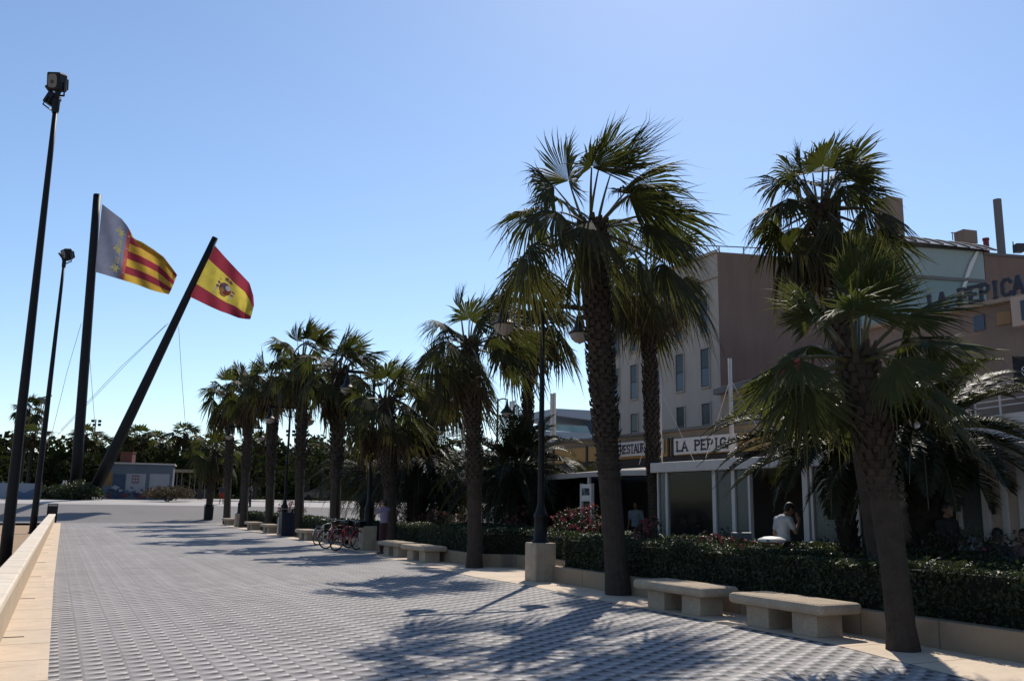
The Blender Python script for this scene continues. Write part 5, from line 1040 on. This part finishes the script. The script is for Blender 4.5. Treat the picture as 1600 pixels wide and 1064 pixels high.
# mural fence far left
q0, q1 = D(-30, 785, 80), D(62, 783, 82); dM = nrm((q1-q0)*[1, 1, 0]); LM = np.linalg.norm((q1-q0)[:2]); nM = np.array([dM[1], -dM[0], 0]); zg = .95; rt = thing('painted_fence', 'low blue and white painted hoarding at the far left edge of the plaza', 'fence', q0*[1, 1, 0]+ZZ*zg)
b = MB(); b.prism([(0, 0), (LM, 0), (LM, 1.9), (0, 1.9)], q0*[1, 1, 0]+ZZ*zg, dM, ZZ, -nM, .12); b.build('panel', 'banner_pale', rt)
b = MB(); b.prism([(LM*.45, .1), (LM*.62, 1.2), (LM*.7, 1.0), (LM*.9, 1.5), (LM*.98, 1.5), (LM*.98, .1)], q0*[1, 1, 0]+ZZ*zg+nM*.004, dM, ZZ, nM, .01); b.build('painting', 'banner_blue', rt)
for s in (0, .33, .66, 1): b = MB(); b.box(q0*[1, 1, 0]+dM*LM*s-nM*.2+ZZ*(zg+1), (.1, .1, 2.1)); b.build('post', 'grey_concrete', rt)
for k, px in enumerate((98.5, 102.5)): q = D(px, 762, 86); b = MB(); b.box(q+ZZ*.15, (.12, .12, .9)); b.ball(q+ZZ*.62, .07, 8); tag(b.build('bollard', 'sign_white', loc=q-ZZ*.3), ['small white marker post left of its twin by the dark hedge', 'small white marker post right of its twin by the dark hedge'][k], 'post', 'white marker posts')
# shelter
q = D(297, 768, 104)*[1, 1, 0]; rt = thing('shelter', 'flat thatch-coloured shelter on slim posts right of the kiosk', 'shelter', q+ZZ*1.75); zr = D(297, 736, 104)[2]
b = MB(); b.box((0, 0, zr-1.75), (4.6, 3, .28)); b.build('roof', 'thatch', rt, world=False)
for x in (-2.1, -.6, .9, 2.1):
    for y in (-1.3, 1.3): b = MB(); b.tube([(x, y, 0), (x, y, zr-1.75)], .05, 6); b.build('post', 'grey_concrete', rt, world=False)
b = MB(); b.box((.3, 1.35, .55), (4.2, .05, 1.1)); b.build('back_panel', 'interior_dark', rt, world=False)
# parked car beyond the plaza
q = D(500, 772, 112)*[1, 1, 0]; rt = thing('parked_car', 'dark parked car glinting beyond the plaza behind the palms', 'car', q+ZZ*1.8, None, rad(8))
prof = [(-2.05, .35), (-2.1, .75), (-1.95, .9), (-1.35, .97), (-.75, 1.38), (.55, 1.42), (1.25, 1.0), (1.95, .88), (2.1, .6), (2.05, .3)]
b = MB(); b.prism(prof, (0, .82, 0), (1, 0, 0), (0, 0, 1), (0, -1, 0), 1.64); b.build('body', 'car_paint', rt, world=False, bevel=.06)
for s in (-1, 1): b = MB(); b.prism([(-1.15, .98), (-.7, 1.31), (.5, 1.34), (1.05, 1.0)], (0, s*.823, 0), (1, 0, 0), (0, 0, 1), (0, s, 0), .01); b.build('window', 'pane_dark', rt, world=False)
for x in (-1.3, 1.3):
    for s in (-1, 1): b = MB(); b.lathe([(0, -.1), (.2, -.1), (.32, -.08), (.32, .08), (.2, .1), (0, .1)], (x, s*.76, .32), 18, axis=(0, 1, 0)); b.build('wheel', 'tyre_rubber', rt, world=False)
for s in (-1, 1): b = MB(); b.ball((2.06, s*.55, .7), (.06, .14, .09), 8); b.build('headlight', 'chrome', rt, world=False)
# small far masts
def far_mast(label, px, pt, pbm, y, nl, cat='floodlight mast'):
    top = D(px, pt, y); base = np.array([top[0], top[1], 1.7]); rt = thing('distant_light_mast', label, cat, base, 'distant light masts'); b = MB(); b.tube([base, top], [.13, .08], 6); b.build('pole', 'grey_concrete', rt)
    for k in range(nl): a = k*2.1; b = MB(); b.box(top+[.55*cos(a), .3*sin(a), -.25-.5*(k % 2)], (.42, .3, .34), rz=a+.4); b.build('floodlight', 'black_metal', rt)
far_mast('distant mast with a cluster of floodlights between the two giant flag poles', 150, 655, 760, 125, 4); far_mast('distant mast with floodlights seen between the far palm trunks', 453, 671, 760, 125, 4); far_mast('plain distant lamp mast before the dark trees right of the shelter', 397, 708, 770, 112, 1)
q = D(55, 670, 160); ct = thing('lattice_crane', 'distant grey lattice crane tower rising over the trees between the floodlight masts', 'crane', np.array([q[0]-2, q[1], 1.8])); b = MB(); t0_, t1_ = np.array([q[0]-1.6, q[1], 1.8]), D(64, 630, 160)
for ox in (-.5, .5):
    for oy in (-.5, .5): b.tube([t0_+[ox, oy, 0], t1_+[ox*.8, oy*.8, 0]], .09, 4)
for k in range(16):
    f = k/16; a_ = t0_+(t1_-t0_)*f; c_ = t0_+(t1_-t0_)*(f+1/16); sg = (-1)**k; b.tube([a_+[.5*sg, -.5, 0], c_+[-.5*sg, -.5, 0]], .06, 4)
b.build('lattice', 'grey_concrete', ct); b = MB(); b.box(t1_+[0, 0, .4], (2.4, 1, .9)); b.tube([t1_+[-1.4, 0, .6], t1_+[1.8, 0, 1.4]], .15, 5); b.build('crane_head', 'grey_concrete', ct)

# far single lamp beside the bushy date palm
q = D(786, 625, 48); rt = thing('single_street_lamp', 'lone single-arm black lamp rising over the bushy date palm', 'street lamp', np.array([q[0]-.25, q[1], .03])); b = MB(); x0 = q[0]-.28
b.tube([(x0, q[1], .03), (x0, q[1], q[2]+.05)], [.09, .05], 8); b.tube([(x0, q[1], q[2]), (x0+.3, q[1], q[2]+.08), (x0+.55, q[1], q[2]+.02)], .04, 6); b.build('post', 'black_metal', rt)
b = MB(); b.lathe([(.0, .0), (.05, -.02), (.08, -.25), (.14, -.4), (.36, -.66), (.36, -.7), (.25, -.7)], (x0+.5, q[1], q[2]), 14); b.build('lantern', 'black_metal', rt, smooth=True); b = MB(); b.lathe([(.3, -.7), (.26, -.85), (.12, -.98), (0, -1.0)], (x0+.5, q[1], q[2]), 14); b.build('glass_bowl', 'frosted_bowl', rt, smooth=True)

# ------------------------------------------------------------------ white harbour building far behind
VY = 190.; rt = thing('harbour_pavilion', 'distant white harbour pavilion of stacked cantilevered slabs with glass railings', 'building', D(920, 780, VY)*[1, 1, 0]+ZZ*1.8)
for (p0, p1, yt, yb) in ((867, 985, 638, 655), (848, 985, 673, 688)):
    a_, c_ = D(p0, yt, VY), D(p1, yt, VY+8); zb_ = D(p0, yb, VY)[2]; b = MB(); dV = nrm((c_-a_)*[1, 1, 0]); Lv = np.linalg.norm((c_-a_)[:2]); nV = np.array([dV[1], -dV[0], 0])
    b.prism([(0, zb_+.9), (Lv, zb_-.4), (Lv, a_[2]+.2), (0, a_[2])], a_*[1, 1, 0], dV, ZZ, -nV, 18.); b.build('slab', 'veles_white', rt)
    if yt > 660: b = MB(); b.prism([(0, a_[2]+.1), (Lv, a_[2]+.1), (Lv, a_[2]+1.6), (0, a_[2]+1.5)], a_*[1, 1, 0]-nV*.3, dV, ZZ, -nV, .05); b.build('glass_railing', 'teal_glass', rt)
b = MB(); q = D(945, 720, VY); b.box((q[0]+2, q[1]+14, 11), (8, 8, 18)); b.build('core', 'veles_white', rt)
b = MB(); q = D(925, 668, VY-.5); b.box(q, (1.6, .3, 2.6), ax=((.9, 0, .4), (0, 1, 0), (-.4, 0, .9))); b.build('brace_panel', 'kiosk_deep_blue', rt)
for k, (px, yt, y) in enumerate(((862, 615, 60), (866.5, 614, 60), (798, 627, 75), (803, 626, 75), (725, 640, 60))):
    t_ = D(px, yt, y); b = MB(); b.tube([(t_[0], t_[1], .03), (t_[0], t_[1], t_[2])], [.12, .1], 8)
    tag(b.build('white_pole', 'white_paint', loc=(t_[0], t_[1], .03)), ['slim white pole left of its twin before the harbour pavilion', 'slim white pole right of its twin before the harbour pavilion', 'slim white pole left of its twin above the bushy date palm', 'slim white pole right of its twin above the bushy date palm', 'slim white pole just left of the slender fan palm trunk'][k], 'pole', 'slim white poles beyond the restaurant')

# ------------------------------------------------------------------ trees beyond the plaza
rng = np.random.default_rng(99); b = MB()
def crown(b, c, r, n, size, rng):
    cl = rng.normal(0, 1, (11, 3)); cl /= np.linalg.norm(cl, axis=1)[:, None]; cl *= .55+.25*rng.random((11, 1)); idx = rng.integers(0, 11, n); d = rng.normal(0, 1, (n, 3)); d /= np.linalg.norm(d, axis=1)[:, None]
    P = np.asarray(c)+(cl[idx]+d*(.36+.16*rng.random((n, 1)))*(.8+.4*rng.random((11, 1))[idx]))*np.asarray(r); leaf_cards(b, P, d, size, rng, tone=np.clip(rng.normal(.05, .15, n), 0, 1), asp=.8)
SKY = [(-120, 690), (-40, 685), (20, 688), (60, 690), (100, 682), (150, 705), (200, 690), (260, 688), (300, 690), (340, 682), (380, 690), (420, 690), (470, 690), (520, 695), (570, 700), (640, 705), (700, 700), (760, 705), (850, 700), (960, 695)]
px = -130
while px < 980:
    y = rng.uniform(124, 150); top = np.interp(px, [s[0] for s in SKY], [s[1] for s in SKY])+rng.uniform(-8, 12); T_ = D(px, top, y); h = T_[2]-1.8; r = rng.uniform(3.0, 5.)
    crown(b, (T_[0], T_[1], T_[2]-h*.36), (r, r, h*.42), 520, .75, rng); crown(b, (T_[0]+rng.normal(0, 2), T_[1]-4, 1.8+h*.3), (r*1.1, r, h*.33), 380, .75, rng); px += rng.uniform(20, 32)
core = MB()
for q in range(-150, 1000, 46):
    c = D(q, 745, 152); core.ball((c[0], c[1], 4.), (4.5, 2.5, 4.2+rng.random()), 10)
o = b.build('woodland', 'wood_leaf'); tag(o, 'mass of dark broadleaf trees closing the plaza behind the kiosk', 'woods', None, 'stuff')
o = core.build('undergrowth', 'leaf_core'); tag(o, 'dark undergrowth deep inside the far woods', 'undergrowth', None, 'stuff')
b = MB(); u0 = 112; rngh = np.random.default_rng(3)
P = np.stack([rngh.uniform(111, 114, 3600), rngh.uniform(-70, 75, 3600), 1.75+np.abs(rngh.normal(0, .55, 3600))], 1); X = P[:, :1]*PD+P[:, 1:2]*RD; X[:, 2] = P[:, 2]; leaf_cards(b, X, np.tile(ZZ, (3600, 1)), .5, rngh)
tag(b.build('shrubbery', 'wood_leaf'), 'low strip of shrubs along the far edge of the plaza', 'shrubs', None, 'stuff')
def tree(label, px, py, y, r, seed):
    T_ = D(px, py, y); rg = np.random.default_rng(seed); base = np.array([T_[0], T_[1], 1.75]); h = T_[2]-1.75; rt = thing('broadleaf_tree', label, 'tree', base, 'separate trees before the far woods'); b = MB()
    b.tube([base, base+ZZ*h*.4+[.2, 0, 0], base+ZZ*h*.75], [.25, .2, .08], 8)
    for k in range(5): a = k*1.3; b.tube([base+ZZ*h*(.35+.06*k), base+ZZ*h*(.55+.07*k)+np.array([cos(a), sin(a), 0])*r*.6], [.1, .03], 5)
    b.build('trunk', 'bark', rt); b = MB(); crown(b, base+ZZ*h*.62, (r, r, h*.38), 900, .5, rg); b.build('crown', 'wood_leaf', rt)
tree('rounded tree between the two giant flag poles', 131, 706, 108, 2.6, 1); tree('rounded tree right of the kiosk chimney', 247, 700, 112, 3.2, 2); tree('dark rounded tree above the shelter', 318, 690, 112, 3.4, 3); tree('dark tree just left of the upright flag pole', 92, 690, 112, 3.2, 4); tree('dark tree right of the far palm row', 402, 690, 100, 3., 5); tree('dark tree behind the bicycles', 505, 700, 105, 3.4, 6)
FP = [('distant palm at the left picture edge behind the nearest floodlight mast', 44, 640, 115, 2.1), ('distant palm between the floodlight mast and the upright flag pole', 52, 680, 110, 2.4), ('distant palm just right of the upright flag pole', 134, 680, 112, 2.3), ('distant palm left of the slanting flag pole', 158, 693, 116, 2.2),
      ('distant palm above the kiosk, right of the slanting flag pole', 216, 681, 114, 2.5), ('distant palm standing behind the kiosk roof end', 243, 689, 120, 2.4), ('distant palm rising over the shelter with a yellowish crown', 290, 678, 112, 2.3), ('distant low palm left of the row end', 318, 700, 95, 1.9), ('distant palm seen between the trunks near the dark blue bin', 410, 690, 118, 2.4), ('distant palm right of the silver bicycle lamp', 484, 700, 118, 2.6)]
far0 = None
for lab, px, py, y, R in FP:
    t_ = D(px, py, y); base = np.array([t_[0], t_[1], 1.7]); H = t_[2]-1.7
    if far0 is None: far0 = fan_palm(lab, base, t_, .24, .22, R, 22, 12, 400, .5, False, (0, 0, 0), 5, .6, .5, group='distant palms before the woods', lod=0); H0 = H; R0_ = R; continue
    c = copy_tree(far0); c.location = base; c.rotation_euler.z = px; s = R/R0_; c.scale = (s, s, H/H0); c['label'] = lab
